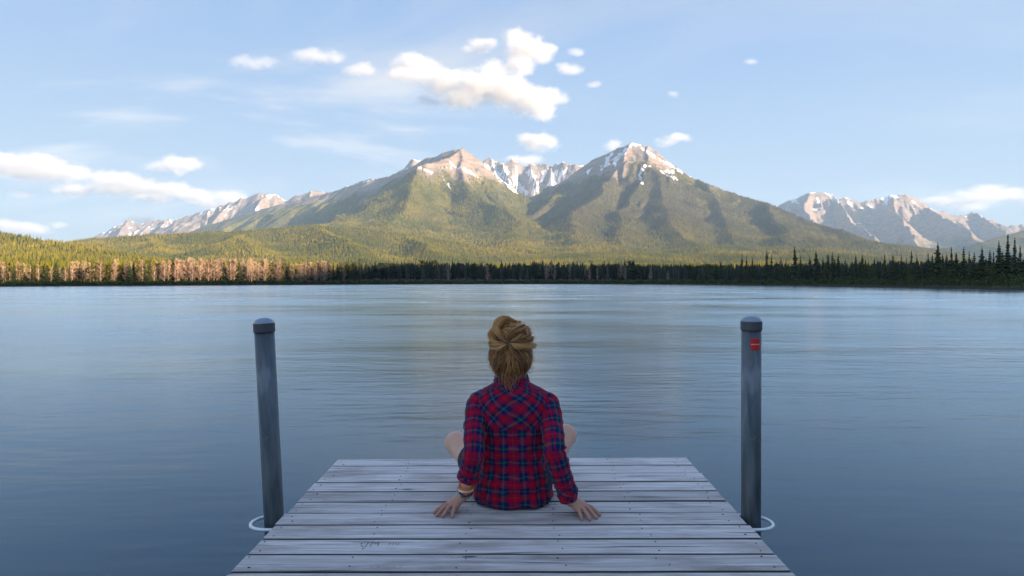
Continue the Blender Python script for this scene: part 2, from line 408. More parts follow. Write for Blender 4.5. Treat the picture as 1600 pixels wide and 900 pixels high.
make_mountain('dark hazy forested slope at the right edge behind the spruces', r7, 0.58, 1.05, 200, zs(4300, 6000, 110), 80, 60, 57, 2000, 2400, None, brown=0.2)
# ---------------------------------------------------------------- forested foothills, valley floor, the ridge behind the camera
def hill_field(X, Y):
    # valley floor rising gently away from the lake, two low hills on the left and the mountains' apron
    base = 1.0 + sstep(120, 2600, Y) * 52 + fbm(X / 260, Y / 260, 3, 71) * 6 * sstep(350, 900, Y)
    h0 = [([A(-900,322,1900), A(-330,345,1700), A(-200,352,1650), A(-60,362,1600), A(0,366,1550), A(60,373,1500), A(110,383,1450), A(160,394,1400), A(205,405,1300), A(250,416,1150)], 420, 6),
          ([A(0,366,1550), A(20,400,1150)], 260, 4), ([A(-60,362,1600), A(-60,395,1100)], 260, 4), ([A(110,383,1450), A(118,408,1050)], 220, 4)]
    h1 = [([A(60,392,3000), A(108,378,3000), A(150,373,2950), A(220,367,2900), A(300,363,2900), A(370,361,2950), A(430,356,3000), A(490,352,3050), A(560,356,3050), A(640,366,3000), A(720,380,2900), A(790,392,2800)], 700, 8),
          ([A(220,367,2900), A(235,392,2200)], 330, 6), ([A(370,361,2950), A(395,390,2200)], 360, 6), ([A(490,352,3050), A(545,385,2300)], 360, 6), ([A(640,366,3000), A(690,394,2300)], 330, 6), ([A(150,373,2950), A(140,390,2300)], 300, 6), ([A(430,356,3000), A(330,385,2300)], 300, 6)]
    h2 = [([A(860,398,2700), A(960,396,2700), A(1060,400,2700), A(1180,402,2600), A(1300,404,2500), A(1420,414,2300)], 900, 4)]
    H = base
    for hs, sd in ((h0, 73), (h1, 79), (h2, 83)):
        f = ridge_field(X, Y, hs, 90, 26, sd)
        H = np.maximum(H, f)
    return H + fbm(X / 160, Y / 160, 3, 91) * 5 * sstep(500, 1000, Y) - 9 * (1 - sstep(430, 700, Y))
nu = 600
Zs = np.concatenate([zs(420, 1000, 60), zs(1010, 3300, 220)[1:]])
U, ZZ = np.meshgrid(np.linspace(-1.5, 1.3, nu), Zs); X, Y = U * ZZ, ZZ
H = hill_field(X, Y)
rs = np.random.RandomState(3)
br = np.clip(0.05 + fbm(X / 500, Y / 500, 3, 99) * 0.5, 0, 1)
emit_terrain('hill', X, Y, H + (rs.rand(*X.shape) - .5) * 1.5, M_TERR, (np.zeros(X.shape), np.zeros(X.shape), br), 'low forested hills at the foot of the mountains across the lake')
FOREST.append((X, Y, H.copy(), sstep(560, 640, Y), 3))

# wooded ridge behind and to the right of the viewer: it keeps the lake and the dock in evening shade
sa, ca = math.sin(R(180 - SUN_AZ)), math.cos(R(180 - SUN_AZ))
def us(u, s): return (-s * sa + u * ca, s * ca + u * sa)
g_u = np.linspace(-900, 900, 180); g_s = np.linspace(-1500, -250, 60)
GU, GS = np.meshgrid(g_u, g_s)
TS = math.tan(R(SUN_EL))
edge = np.interp(GU, [-900, 0, 80, 119, 184, 263, 282, 330, 900], [150, 215, 236, 242, 260, 298, 325, 350, 350]) + fbm(GU / 60, GU * 0, 2, 5) * 5
crest = (edge + 700) * TS
prof = np.exp(-((GS + 700) / 260.0) ** 2)
H = crest * prof - 6 + (1 - prof) * fbm(GU / 80, GS / 80, 3, 8) * 12
BX = -GS * sa + GU * ca; BY = GS * ca + GU * sa
emit_terrain('hill', BX, BY, H, M_TERR, (np.zeros(BX.shape),) * 3, 'wooded ridge behind the viewer that shades the lake')

# lake bed and shore land, and the water
# ---------------------------------------------------------------- shore and lake
SHORE_PX = [(-720, 453.5), (-260, 450.2), (-100, 449.0), (0, 448.0), (150, 447.2), (300, 446.2), (450, 445.3), (600, 444.6), (720, 444.15), (800, 444.0), (900, 444.0), (1000, 444.25), (1100, 444.6), (1200, 445.3), (1300, 446.4), (1400, 448.0), (1500, 450.0), (1600, 452.4), (1700, 456), (1850, 464), (2250, 478)]
SHORE = [((x - 800) / F * (CAM_Z * F / (y - HOR)), CAM_Z * F / (y - HOR)) for x, y in SHORE_PX]
def shore_y(px):
    """distance of the waterline along a viewing bearing"""
    xs = [p[0] for p in SHORE_PX]; ys = [p[1] for p in SHORE_PX]
    return CAM_Z * F / (np.interp(px, xs, ys) - HOR)
# land behind the waterline: a bank, then flat wet ground rising to the valley floor
pxs = np.linspace(-720, 2250, 600)
offs = np.array([-6, -1.5, 0, 0.5, 1.5, 4, 10, 25, 60, 120, 220, 330])
hts = np.array([-1.2, -0.35, -0.05, 0.22, 0.42, 0.55, 0.8, 1.0, 1.3, 2.0, 3.0, 3.0])
sy = shore_y(pxs) * (1 + 0.006 * fbm(pxs / 18, pxs * 0, 3, 12)) 
far = 440.0
LZ = sy[None, :] + offs[:, None]
LZ[-1, :] = np.maximum(LZ[-2, :] + 20, 900)
LX = (pxs[None, :] - 800) / F * LZ
LH = hts[:, None] + fbm(LX / 9, LZ / 9, 3, 14) * 0.25 * (offs[:, None] > 1)
LH[-1, :] = 3.0
M_LAND, t, b = principled('shore_ground', rough=1.0, spec=0.1)
P = t.n('ShaderNodeNewGeometry').outputs['Position']
c = t.mix(t.rng(t.noise(P, 0.35, 4), 0.4, 0.6), (0.035, 0.045, 0.016, 1), (0.085, 0.075, 0.040, 1))
sz = t.n('ShaderNodeSeparateXYZ'); t.lk(P, sz.inputs[0])
c = t.mix(t.rng(sz.outputs[2], 0.15, 0.35), (0.055, 0.042, 0.030, 1), c); t.lk(c, b.inputs['Base Color'])
V = np.stack([LX, LZ, LH], -1).reshape(-1, 3); idx = np.arange(LX.size).reshape(LX.shape)
Fc = np.stack([idx[:-1, :-1], idx[:-1, 1:], idx[1:, 1:], idx[1:, :-1]], -1).reshape(-1, 4)
tag(mesh_obj('ground', V, Fc, M_LAND, smooth=True), 'low grassy far shore of the lake', None, None, 'structure')
# the plain beyond everything, one sheet out to the horizon under land, lake and mountains
tag(mesh_obj('terrain', [(-14000, -3000, -3), (14000, -3000, -3), (14000, 12000, -3), (-14000, 12000, -3)], [(0, 1, 2, 3)], M_LAND), 'valley floor under lake and mountains', None, None, 'structure')

M_WATER, t, out = material('lake_water')
P = t.n('ShaderNodeNewGeometry').outputs['Position']
w1 = t.noise(t.mapping(P, scale=(0.30, 1.05, 1), rot=(0, 0, R(-10))), 1.0, 3, 0.5)
w2 = t.noise(t.mapping(P, scale=(0.05, 0.16, 1), rot=(0, 0, R(7))), 1.0, 3, 0.5)
w3 = t.noise(t.mapping(P, scale=(1.6, 5.0, 1), rot=(0, 0, R(-14))), 1.0, 2, 0.5)
patch = t.noise(t.mapping(P, scale=(0.07, 0.16, 1), rot=(0, 0, R(12))), 1.0, 4, 0.6)
w4 = t.noise(t.mapping(P, scale=(0.8, 2.6, 1), rot=(0, 0, R(24))), 1.0, 3, 0.55)
sx4 = t.n('ShaderNodeSeparateXYZ'); t.lk(P, sx4.inputs[0])
breeze = t.math('MULTIPLY', t.rng(sx4.outputs[0], 0.5, 6.0, 0.12, 1.0), 0.020)      # a light breeze on the right
h = t.math('ADD', t.math('MULTIPLY', w4, breeze), 0.0)
h = t.math('ADD', h, t.math('MULTIPLY', t.math('MULTIPLY', w1, 0.030), t.rng(patch, 0.35, 0.62, 0.25, 1.0)))
h = t.math('ADD', h, t.math('ADD', t.math('MULTIPLY', w2, 0.05), t.math('MULTIPLY', w3, 0.009)))
h = t.math('MULTIPLY', h, t.rng(t.vmath('LENGTH', P), 12, 110, 1.0, 0.12))     # the far water lies calm
nrm = t.bump(h, 1.0, 1.0)
deep = t.n('ShaderNodeBsdfDiffuse'); deep.inputs[0].default_value = (0.001, 0.030, 0.064, 1)
glos = t.n('ShaderNodeBsdfGlossy'); glos.distribution = 'MULTI_GGX'; glos.inputs['Color'].default_value = (0.84, 0.95, 1.0, 1); t.lk(nrm, glos.inputs['Normal'])
sxx = t.n('ShaderNodeSeparateXYZ'); t.lk(P, sxx.inputs[0])
shel = t.math('MULTIPLY', t.rng(sxx.outputs[0], 30, 90, 0, 1), t.rng(t.vmath('LENGTH', P), 60, 110, 0, 1))      # sheltered water under the right shore
t.lk(t.math('MULTIPLY', t.rng(patch, 0.3, 0.7, 0.13, 0.30), t.rng(shel, 0, 1, 1.0, 0.35)), glos.inputs['Roughness'])
fr = t.n('ShaderNodeFresnel'); fr.inputs[0].default_value = 1.47
mx = t.n('ShaderNodeMixShader'); t.lk(fr.outputs[0], mx.inputs[0]); t.lk(deep.outputs[0], mx.inputs[1]); t.lk(glos.outputs[0], mx.inputs[2]); t.lk(mx.outputs[0], out.inputs[0])
tag(mesh_obj('lake_water', [(-700, -250, 0), (700, -250, 0), (700, 460, 0), (-700, 460, 0)], [(0, 1, 2, 3)], M_WATER), 'calm blue evening lake water', None, None, 'structure')

# ---------------------------------------------------------------- the evening air
M_AIR, t, out = material('evening_air')
pv = t.n('ShaderNodeVolumePrincipled'); t.lk(pv.outputs[0], out.inputs[1])
pv.inputs['Color'].default_value = (0.50, 0.72, 1.0, 1); pv.inputs['Density'].default_value = 5.0e-5; pv.inputs['Anisotropy'].default_value = 0.0
x0, x1, y0, y1, z0, z1 = -10500, 10500, -2200, 10200, -4.5, 1345
vv = [(x, y, z) for z in (z0, z1) for y in (y0, y1) for x in (x0, x1)]
tag(mesh_obj('haze', vv, [(0, 2, 3, 1), (4, 5, 7, 6), (0, 1, 5, 4), (2, 6, 7, 3), (0, 4, 6, 2), (1, 3, 7, 5)], M_AIR), 'thin evening haze over the valley', None, None, 'stuff')
# ---------------------------------------------------------------- trees
def needle_material(name, ca, cb, cc):
    m, t, b = principled(name, rough=0.8, spec=0.15)
    oi = t.n('ShaderNodeObjectInfo')
    P = t.n('ShaderNodeNewGeometry').outputs['Position']
    n = t.noise(P, 0.9, 3, 0.6)
    c = t.mix(oi.outputs['Random'], ca + (1,), cb + (1,))
    c = t.mix(t.rng(n, 0.42, 0.66), c, cc + (1,)); t.lk(c, b.inputs['Base Color'])
    return m
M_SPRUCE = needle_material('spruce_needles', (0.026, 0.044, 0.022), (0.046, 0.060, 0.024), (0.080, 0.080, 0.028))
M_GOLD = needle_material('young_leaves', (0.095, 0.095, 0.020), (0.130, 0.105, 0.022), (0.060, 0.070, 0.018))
M_BARE = needle_material('bare_twigs', (0.42, 0.27, 0.19), (0.34, 0.25, 0.17), (0.27, 0.19, 0.13))
M_BARK, t, b = principled('bark', (0.10, 0.075, 0.055), 0.95, 0, 0.1)
M_PALEBARK, t, b = principled('pale_bark', (0.36, 0.27, 0.21), 0.9, 0, 0.1)

def spruce_mesh(seed, whorls=17, width=0.15, ragged=0.35):
    """unit-high spruce crown: whorls of drooping, ragged boughs"""
    r = random.Random(seed); V = []; Fs = []
    for w in range(whorls):
        q = w / (whorls - 1); z = 0.07 + 0.93 * q ** 0.92
        L = width * (1 - q) ** 0.78 * r.uniform(1 - ragged, 1 + ragged * 0.6) + 0.008
        nb = 8 if q < 0.8 else 5
        for k in range(nb):
            th = 2 * math.pi * (k + r.random() * 0.8) / nb + w; l = L * r.uniform(0.6, 1.15)
            dx, dy = math.cos(th), math.sin(th); sx_, sy_ = -dy, dx
            droop = l * r.uniform(0.15, 0.6); wd = l * r.uniform(0.28, 0.42) + 0.004
            i = len(V)
            V += [(0, 0, z + 0.02), (dx * l * .55 + sx_ * wd, dy * l * .55 + sy_ * wd, z - droop * .45 - 0.012), (dx * l, dy * l, z - droop + r.uniform(0, .012)),
                  (dx * l * .55 - sx_ * wd, dy * l * .55 - sy_ * wd, z - droop * .45 - 0.012), (dx * l * .5, dy * l * .5, z - droop * .2 + 0.012), (dx * l * .4, dy * l * .4, z - droop * .5 - 0.035)]
            Fs += [(i, i + 1, i + 4), (i + 1, i + 2, i + 4), (i + 2, i + 3, i + 4), (i + 3, i, i + 4), (i + 1, i + 5, i + 2), (i + 2, i + 5, i + 3)]
    i = len(V); V += [(0.006, 0, .97), (-.004, .005, .97), (-.004, -.005, .97), (0, 0, 1.03)]; Fs += [(i, i + 1, i + 3), (i + 1, i + 2, i + 3), (i + 2, i, i + 3)]
    return V, Fs
def leaf_mesh(seed, n=420, wid=0.2, lo=0.18, size=0.022):
    """unit-high loose crown of leaf sprays"""
    r = random.Random(seed); V = []; Fs = []
    clumps = [(r.gauss(0, wid * .5), r.gauss(0, wid * .5), lo + (1 - lo) * r.random() ** 0.8) for _ in range(26)]
    for k in range(n):
        cx, cy, cz = r.choice(clumps); sp = wid * 0.42
        tap = 1.0 - 0.55 * max(0, (cz - 0.55) / 0.45)
        x, y, z = cx * tap + r.gauss(0, sp * .5), cy * tap + r.gauss(0, sp * .5), min(1.0, cz + r.gauss(0, .05))
        s = size * r.uniform(0.6, 1.5); a = Vector((r.gauss(0, 1), r.gauss(0, 1), r.gauss(0, 1))).normalized(); bb = a.orthogonal().normalized(); c = a.cross(bb)
        i = len(V); p = Vector((x, y, z))
        V += [tuple(p + bb * s), tuple(p + c * s * .7), tuple(p - bb * s), tuple(p - c * s * .7)]; Fs.append((i, i + 1, i + 2, i + 3))
    return V, Fs
def twig_mesh(seed, n=64):
    """unit-high bare aspen crown: upright limbs with fine twig sprays"""
    r = random.Random(seed); parts = []
    for k in range(n):
        z = r.uniform(0.12, 0.93); th = r.uniform(0, 6.28); l = (0.08 + 0.08 * r.random()) * (1.15 - z * .75)
        e = (math.cos(th) * l, math.sin(th) * l, z + l * r.uniform(0.9, 1.8)); e = (e[0], e[1], min(e[2], 1.02))
        parts.append(tube([(0, 0, z), (e[0] * .5, e[1] * .5, z + (e[2] - z) * .4), e], [.008, .005, .002], 3, False))
        for j in range(7):
            f = r.uniform(.3, 1.05); p = Vector((e[0] * f + r.gauss(0, .012), e[1] * f + r.gauss(0, .012), z + (e[2] - z) * f + r.gauss(0, .012)))
            d = Vector((r.gauss(0, .5) + e[0] * 3, r.gauss(0, .5) + e[1] * 3, r.uniform(.5, 1.4))).normalized() * r.uniform(.02, .05); s = d.orthogonal().normalized() * .006
            parts.append(([tuple(p - s), tuple(p + s), tuple(p + d + s * .6), tuple(p + d - s * .6)], [(0, 1, 2, 3)]))
    return join_parts(parts)
TR_SPR = [mesh_data('spruce_trunk', tube([(0, 0, -.04), (0, 0, .5), (0, 0, .98)], [.016, .010, .002], 6), M_BARK)]
CR_SPR = [mesh_data('spruce_crown', spruce_mesh(s, 15 + s % 5, [.13, .16, .19, .12, .17, .145][s % 6], [.3, .42, .35, .5, .38, .45][s % 6]), M_SPRUCE) for s in range(6)]
TR_GLD = [mesh_data('leafy_trunk', tube([(0, 0, -.04), (.01, 0, .4), (0, .01, .85)], [.02, .014, .004], 6), M_BARK)]
CR_GLD = [mesh_data('leafy_crown', leaf_mesh(40 + s, 460, [.24, .2, .28][s], .12), M_GOLD) for s in range(3)]
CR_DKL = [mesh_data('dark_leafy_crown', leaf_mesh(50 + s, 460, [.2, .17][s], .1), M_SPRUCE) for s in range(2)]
TR_ASP = [mesh_data('aspen_trunk', tube([(0, 0, -.04), (.008, 0, .45), (-.004, .006, .75), (0, 0, .99)], [.021, .017, .010, .003], 7), M_PALEBARK)]
CR_ASP = [mesh_data('aspen_crown', twig_mesh(60 + s), M_BARE) for s in range(4)]
rt = random.Random(21)
def under(px):
    for lim, w in ((60, 'at the left edge'), (140, 'below the left hill'), (215, 'below the dip between left hill and foothill'), (300, 'below the far left peaks'), (380, 'left of and above the leaning pole'), (450, 'straight above the leaning pole'), (520, 'right of the leaning pole'), (580, 'where the sunlit shore ends'),
                   (650, 'below the shoulder of the broad peak'), (720, 'below the broad peak'), (770, 'just left of the bun'), (830, 'behind the bun'), (890, 'below the valley between the peaks'), (960, 'below the shaded flank'), (1030, 'below the pointed peak'), (1100, 'below the right face of the pointed peak'),
                   (1160, 'left of the stickered pole'), (1230, 'above the stickered pole'), (1300, 'right of the stickered pole'), (1370, 'below the end of the brown slope'), (1450, 'below the blue range'), (1530, 'below the hazy slope')):
        if px < lim: return w
    return 'by the right edge'
def plant(name, px, top, dz, crowns, trunks, label, cat, group, wide=1.0):
    Z = float(shore_y(px)) + dz
    x = (px - 800) / F * Z; g = 0.6 + 0.012 * dz
    h = max(1.5, CAM_Z + (HOR - top) / F * Z - g)
    o = empty(name, (x, Z, g), rt.uniform(0, 6.28)); o.scale = (h * wide, h * wide, h); o.rotation_euler[0] = rt.gauss(0, .015); o.rotation_euler[1] = rt.gauss(0, .015)
    tag(o, label, cat, group)
    for nm, me in (('trunk', rt.choice(trunks)), ('crown', rt.choice(crowns))):
        c = bpy.data.objects.new(nm, me); COL.objects.link(c); c.parent = o
    return o
G_R = 'spruces on the right shore'
named = [(1159, 397, 'slim spruce at the left start of the taller right shore trees'), (1198, 391, 'narrow spruce standing clear above the trees, left of the widest spruce'), (1243, 386, 'tall full spruce directly above the red-stickered pole, standing clear'),
  (1275, 392, 'slim paired spruce just right of the tall full one'), (1301, 394, 'thin pointed spruce midway along the right shore'), (1337, 398, 'small pointed spruce on the right shore below the low hill'),
  (1383, 398, 'lone pointed spruce where the low hill meets the shore trees'), (1424, 391, 'broad dark spruce where the brown mountain ends'), (1465, 379, 'very slim tall spruce left of the hazy slope'),
  (1487, 386, 'pointed spruce second right of the very slim one'), (1505, 386, 'dense spruce between slim pointed neighbours on the right shore'), (1534, 386, 'stout spruce just left of the tallest cluster'),
  (1562, 377, 'left shoulder spruce of the tallest cluster at the right edge'), (1574, 366, 'tallest spruce of all, near the right edge of the shore'), (1585, 372, 'second tallest spruce, just right of the tallest'), (1594, 384, 'rightmost dark spruce in the photograph')]
for px, top, lab in named:
    plant('spruce_tree', px, top, rt.uniform(9, 20), CR_SPR, TR_SPR, lab, 'spruce', G_R, 0.95)
for px in (1166, 1176, 1205, 1221, 1228, 1251, 1266, 1286, 1294, 1309, 1321, 1347, 1352, 1366, 1395, 1408, 1416, 1433, 1451, 1457, 1474, 1480, 1495, 1514, 1522, 1546, 1552, 1567, 1603, 1612, 1625, 1640):
    plant('spruce_tree', px, rt.uniform(394, 405) - max(0, (px - 1440) * .06), rt.uniform(10, 30), CR_SPR, TR_SPR, 'dark lesser spruce on the right shore, ' + under(px), 'spruce', G_R + ', lesser ones', 1.0)
for k in range(40):
    px = 1105 + k * 12.6 + rt.uniform(-5, 5)
    if k % 5 == 0:
        plant('leafy_tree', px, rt.uniform(412, 421), rt.uniform(4, 9), CR_GLD, TR_GLD, 'low olive leafy tree on the right shore, ' + under(px), 'tree', 'low leafy trees on the right shore', 1.3)
    else:
        plant('spruce_tree', px, rt.uniform(404, 416), rt.uniform(6, 26), CR_SPR, TR_SPR, 'young low spruce on the right shore, ' + under(px), 'spruce', 'young spruces on the right shore', 1.25)
for k in range(118):
    px = 556 + k * 4.75 + rt.uniform(-3, 3)
    top = 405 + 11 * rt.random() ** 0.8 + 2.5 * math.sin(px / 23.0) + (2 if px > 900 else 0) + (3 if px > 1000 else 0)
    q = rt.random()
    if q < 0.62: plant('spruce_tree', px, top, rt.uniform(22, 60), CR_SPR, TR_SPR, 'dark shaded spruce of the far treeline, ' + under(px), 'spruce', 'shaded spruces of the middle treeline', rt.uniform(1.1, 2.3))
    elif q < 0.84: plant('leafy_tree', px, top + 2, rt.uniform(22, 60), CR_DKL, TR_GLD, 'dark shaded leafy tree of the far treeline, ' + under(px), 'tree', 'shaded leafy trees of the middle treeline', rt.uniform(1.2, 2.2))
    else: plant('bare_aspen', px, top + 2, rt.uniform(18, 40), CR_ASP, TR_ASP, 'shaded greyish bare aspen in the middle treeline, ' + under(px), 'aspen', 'shaded aspens of the middle treeline', 1.1)
for k in range(158):
    px = -14 + k * 3.62 + rt.uniform(-3, 3)
    dens = math.exp(-((px - 320) / 105.0) ** 2) + 0.55 * math.exp(-((px - 130) / 26.0) ** 2) + 0.5 * math.exp(-((px - 485) / 40.0) ** 2)
    top = 408 - 4 * math.exp(-((px - 320) / 100.0) ** 2) + rt.uniform(-3, 6) + (3 if px < 120 else 0)
    q = rt.random()
    if q < 0.30 + 0.62 * min(1, dens): plant('bare_aspen', px, top, rt.uniform(9, 22), CR_ASP, TR_ASP, 'peach sunlit bare aspen on the left shore, ' + under(px), 'aspen', 'sunlit aspens on the left shore', rt.uniform(1.15, 1.6))
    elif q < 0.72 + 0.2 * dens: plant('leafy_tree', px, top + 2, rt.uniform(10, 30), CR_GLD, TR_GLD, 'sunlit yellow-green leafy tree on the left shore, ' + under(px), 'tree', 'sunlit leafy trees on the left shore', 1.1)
    else: plant('spruce_tree', px, top - 1, rt.uniform(8, 24), CR_SPR, TR_SPR, 'sunlit green spruce on the left shore, ' + under(px), 'spruce', 'spruces on the left shore', 1.2)

# bank scrub: low willow and sedge nobody could count
rs = np.random.RandomState(5)
def scrub(name, label, n, px0, px1, d0, d1, hfun, mat, size):
    px = rs.uniform(px0, px1, n); Z = shore_y(px) + d0 + (d1 - d0) * rs.rand(n) ** 1.4
    x = (px - 800) / F * Z
    lump = np.clip(0.55 + fbm(x / 3.2, Z / 3.2, 3, 17) * 0.9, 0.12, 1.3)
    z = 0.35 + (Z - shore_y(px)) * .015 + rs.rand(n) ** 0.8 * hfun(px) * lump
    P = np.stack([x, Z, z], -1); a = rs.randn(n, 3); a /= np.linalg.norm(a, axis=1)[:, None]
    b = np.cross(a, rs.randn(n, 3)); b /= np.linalg.norm(b, axis=1)[:, None]
    s = (size * rs.uniform(.6, 1.5, n) * Z / 250.0)[:, None]
    V = np.stack([P + a * s, P + b * s * .6, P - a * s, P - b * s * .6], 1).reshape(-1, 3)
    return tag(mesh_obj(name, V, np.arange(n * 4).reshape(n, 4), mat), label, None, None, 'stuff')
M_SCRUB = needle_material('willow_scrub', (0.078, 0.105, 0.030), (0.095, 0.115, 0.034), (0.030, 0.046, 0.016))
M_SEDGE = needle_material('dry_sedge', (0.20, 0.135, 0.105), (0.24, 0.17, 0.13), (0.10, 0.10, 0.045))
scrub('shrubbery', 'dark green willow scrub along the far lake bank', 42000, -60, 1680, 1.0, 13, lambda p: np.interp(p, [0, 300, 560, 800, 1100, 1250, 1400, 1600], [1.5, 1.6, 1.6, 1.9, 2.6, 2.6, 2.8, 3.2]), M_SCRUB, 0.30)
scrub('undergrowth', 'pinkish dry brush between bank scrub and treeline', 20000, 400, 1150, 8, 30, lambda p: np.interp(p, [400, 600, 900, 1150], [2.0, 2.6, 2.6, 1.6]), M_SEDGE, 0.30)

# far forest on hills and mountains: one mass, instanced
def forest_points():
    P = []; S = []
    for X, Y, H, mask, seed in FOREST:
        if Y.min() > 4200: continue
        n = 150000 if seed == 3 else 150000
        r_ = np.random.RandomState(seed + 200)
        nr, nc = X.shape
        dA = np.abs(np.gradient(X, axis=1) * np.gradient(Y, axis=0))
        # what the nearer ground of the same hill hides is left out
        ang = (H + 14 - CAM_Z) / Y; run = np.maximum.accumulate((H - CAM_Z) / Y, axis=0)
        vis = ang > np.vstack([run[:1] - 1, run[:-1]])
        dens = dA * (np.abs(X / Y) < 1.2) * mask * vis * (Y < 5200) * np.clip(1.15 + fbm(X / 120, Y / 120, 3, seed + 7), 0.25, 2) * np.clip(2600 / Y, 0.45, 1.3)
        c = np.cumsum(dens.ravel()); tot = c[-1]
        m = int(min(n, tot / 85.0))
        k = np.searchsorted(c, r_.rand(m) * tot); k = np.clip(k, 0, X.size - 1); i, j = k // nc, k % nc
        i2 = np.minimum(i + 1, nr - 1); j2 = np.minimum(j + 1, nc - 1); a, b = r_.rand(m), r_.rand(m)
        def L(Q): return (Q[i, j] * (1 - a) + Q[i2, j] * a) * (1 - b) + (Q[i, j2] * (1 - a) + Q[i2, j2] * a) * b
        P.append(np.stack([L(X), L(Y), L(H) - 1], -1)); S.append(r_.uniform(8, 15, m) * (0.8 if seed == 3 else 1.2))
    # the wood that closes the gaps behind the shore trees
    r_ = np.random.RandomState(77); m = 6400
    px = r_.uniform(-300, 1900, m); off = 26 + 150 * r_.rand(m) ** 1.6; Z = shore_y(px) + off
    P.append(np.stack([(px - 800) / F * Z, Z, 0.6 + off * .012], -1))
    S.append(r_.uniform(.5, 1.05, m) * (CAM_Z + np.interp(px, [0, 300, 600, 900, 1100, 1300, 1600], [28, 29, 27, 25, 22, 24, 28]) / F * Z))
    return np.concatenate(P), np.concatenate(S)
FP, FS = forest_points()
print('forest trees', len(FP))
M_FOREST, t, b = principled('forest_mass', rough=0.9, spec=0.1)
oi = t.n('ShaderNodeObjectInfo')
pn = t.noise(oi.outputs['Location'], 0.0035, 3, 0.6)
c = t.mix(t.rng(pn, 0.4, 0.62), (0.080, 0.088, 0.010, 1), (0.205, 0.164, 0.014, 1))
c = t.mix(t.rng(oi.outputs['Random'], 0.45, 1.0, 0, 0.8), c, (0.030, 0.045, 0.016, 1))
sz = t.n('ShaderNodeSeparateXYZ'); t.lk(oi.outputs['Location'], sz.inputs[0])
brn = t.math('MULTIPLY', t.rng(sz.outputs[2], 110, 420), t.rng(sz.outputs[0], -200, 500))
c = t.mix(t.math('MULTIPLY', brn, 0.85), c, (0.072, 0.060, 0.036, 1))
dk = t.math('MULTIPLY', t.rng(sz.outputs[1], 520, 640, 1.0, 0.0), t.rng(t.math('DIVIDE', sz.outputs[0], sz.outputs[1]), -0.31, -0.22))      # spruce stand behind middle and right shore, darkened: shade put into the colour
c = t.mix(dk, c, t.mix(oi.outputs['Random'], (0.026, 0.046, 0.028, 1), (0.085, 0.076, 0.050, 1)))
t.lk(c, b.inputs['Base Color'])
V = []; Fs = []
rr = random.Random(4)
for z, rad, dz in ((0.02, .19, .5), (0.28, .15, .42), (0.55, .10, .47)):
    i = len(V); n = 6
    for k in range(n): a = 2 * math.pi * k / n + z * 5; q = rad * rr.uniform(.7, 1.2); V.append((math.cos(a) * q, math.sin(a) * q, z + rr.uniform(-.03, .03)))
    V.append((0, 0, z + dz)); Fs += [(i + k, i + (k + 1) % n, i + n) for k in range(n)]
cone = mesh_obj('forest_conifer', V, Fs, M_FOREST, link=False)
fo = mesh_obj('forest', FP, np.zeros((0, 3), int), None)
at_ = fo.data.attributes.new('size', 'FLOAT', 'POINT'); at_.data.foreach_set('value', FS.astype(np.float32))
ng = bpy.data.node_groups.new('scatter', 'GeometryNodeTree')
ng.interface.new_socket('Geometry', in_out='INPUT', socket_type='NodeSocketGeometry'); ng.interface.new_socket('Geometry', in_out='OUTPUT', socket_type='NodeSocketGeometry')
gi = ng.nodes.new('NodeGroupInput'); go = ng.nodes.new('NodeGroupOutput'); ip = ng.nodes.new('GeometryNodeInstanceOnPoints'); ob = ng.nodes.new('GeometryNodeObjectInfo')
ob.inputs[0].default_value = cone; ob.inputs['As Instance'].default_value = True
na = ng.nodes.new('GeometryNodeInputNamedAttribute'); na.data_type = 'FLOAT'; na.inputs[0].default_value = 'size'
rv = ng.nodes.new('FunctionNodeRandomValue'); rv.data_type = 'FLOAT_VECTOR'; rv.inputs[0].default_value = (0, 0, 0); rv.inputs[1].default_value = (0.06, 0.06, 6.28)
ng.links.new(gi.outputs[0], ip.inputs['Points']); ng.links.new(ob.outputs['Geometry'], ip.inputs['Instance']); ng.links.new(na.outputs[0], ip.inputs['Scale']); ng.links.new(rv.outputs[0], ip.inputs['Rotation'])
ng.links.new(ip.outputs[0], go.inputs[0])
md = fo.modifiers.new('scatter', 'NODES'); md.node_group = ng
tag(fo, 'yellow-green conifer forest covering hills and lower mountain slopes', None, None, 'stuff')
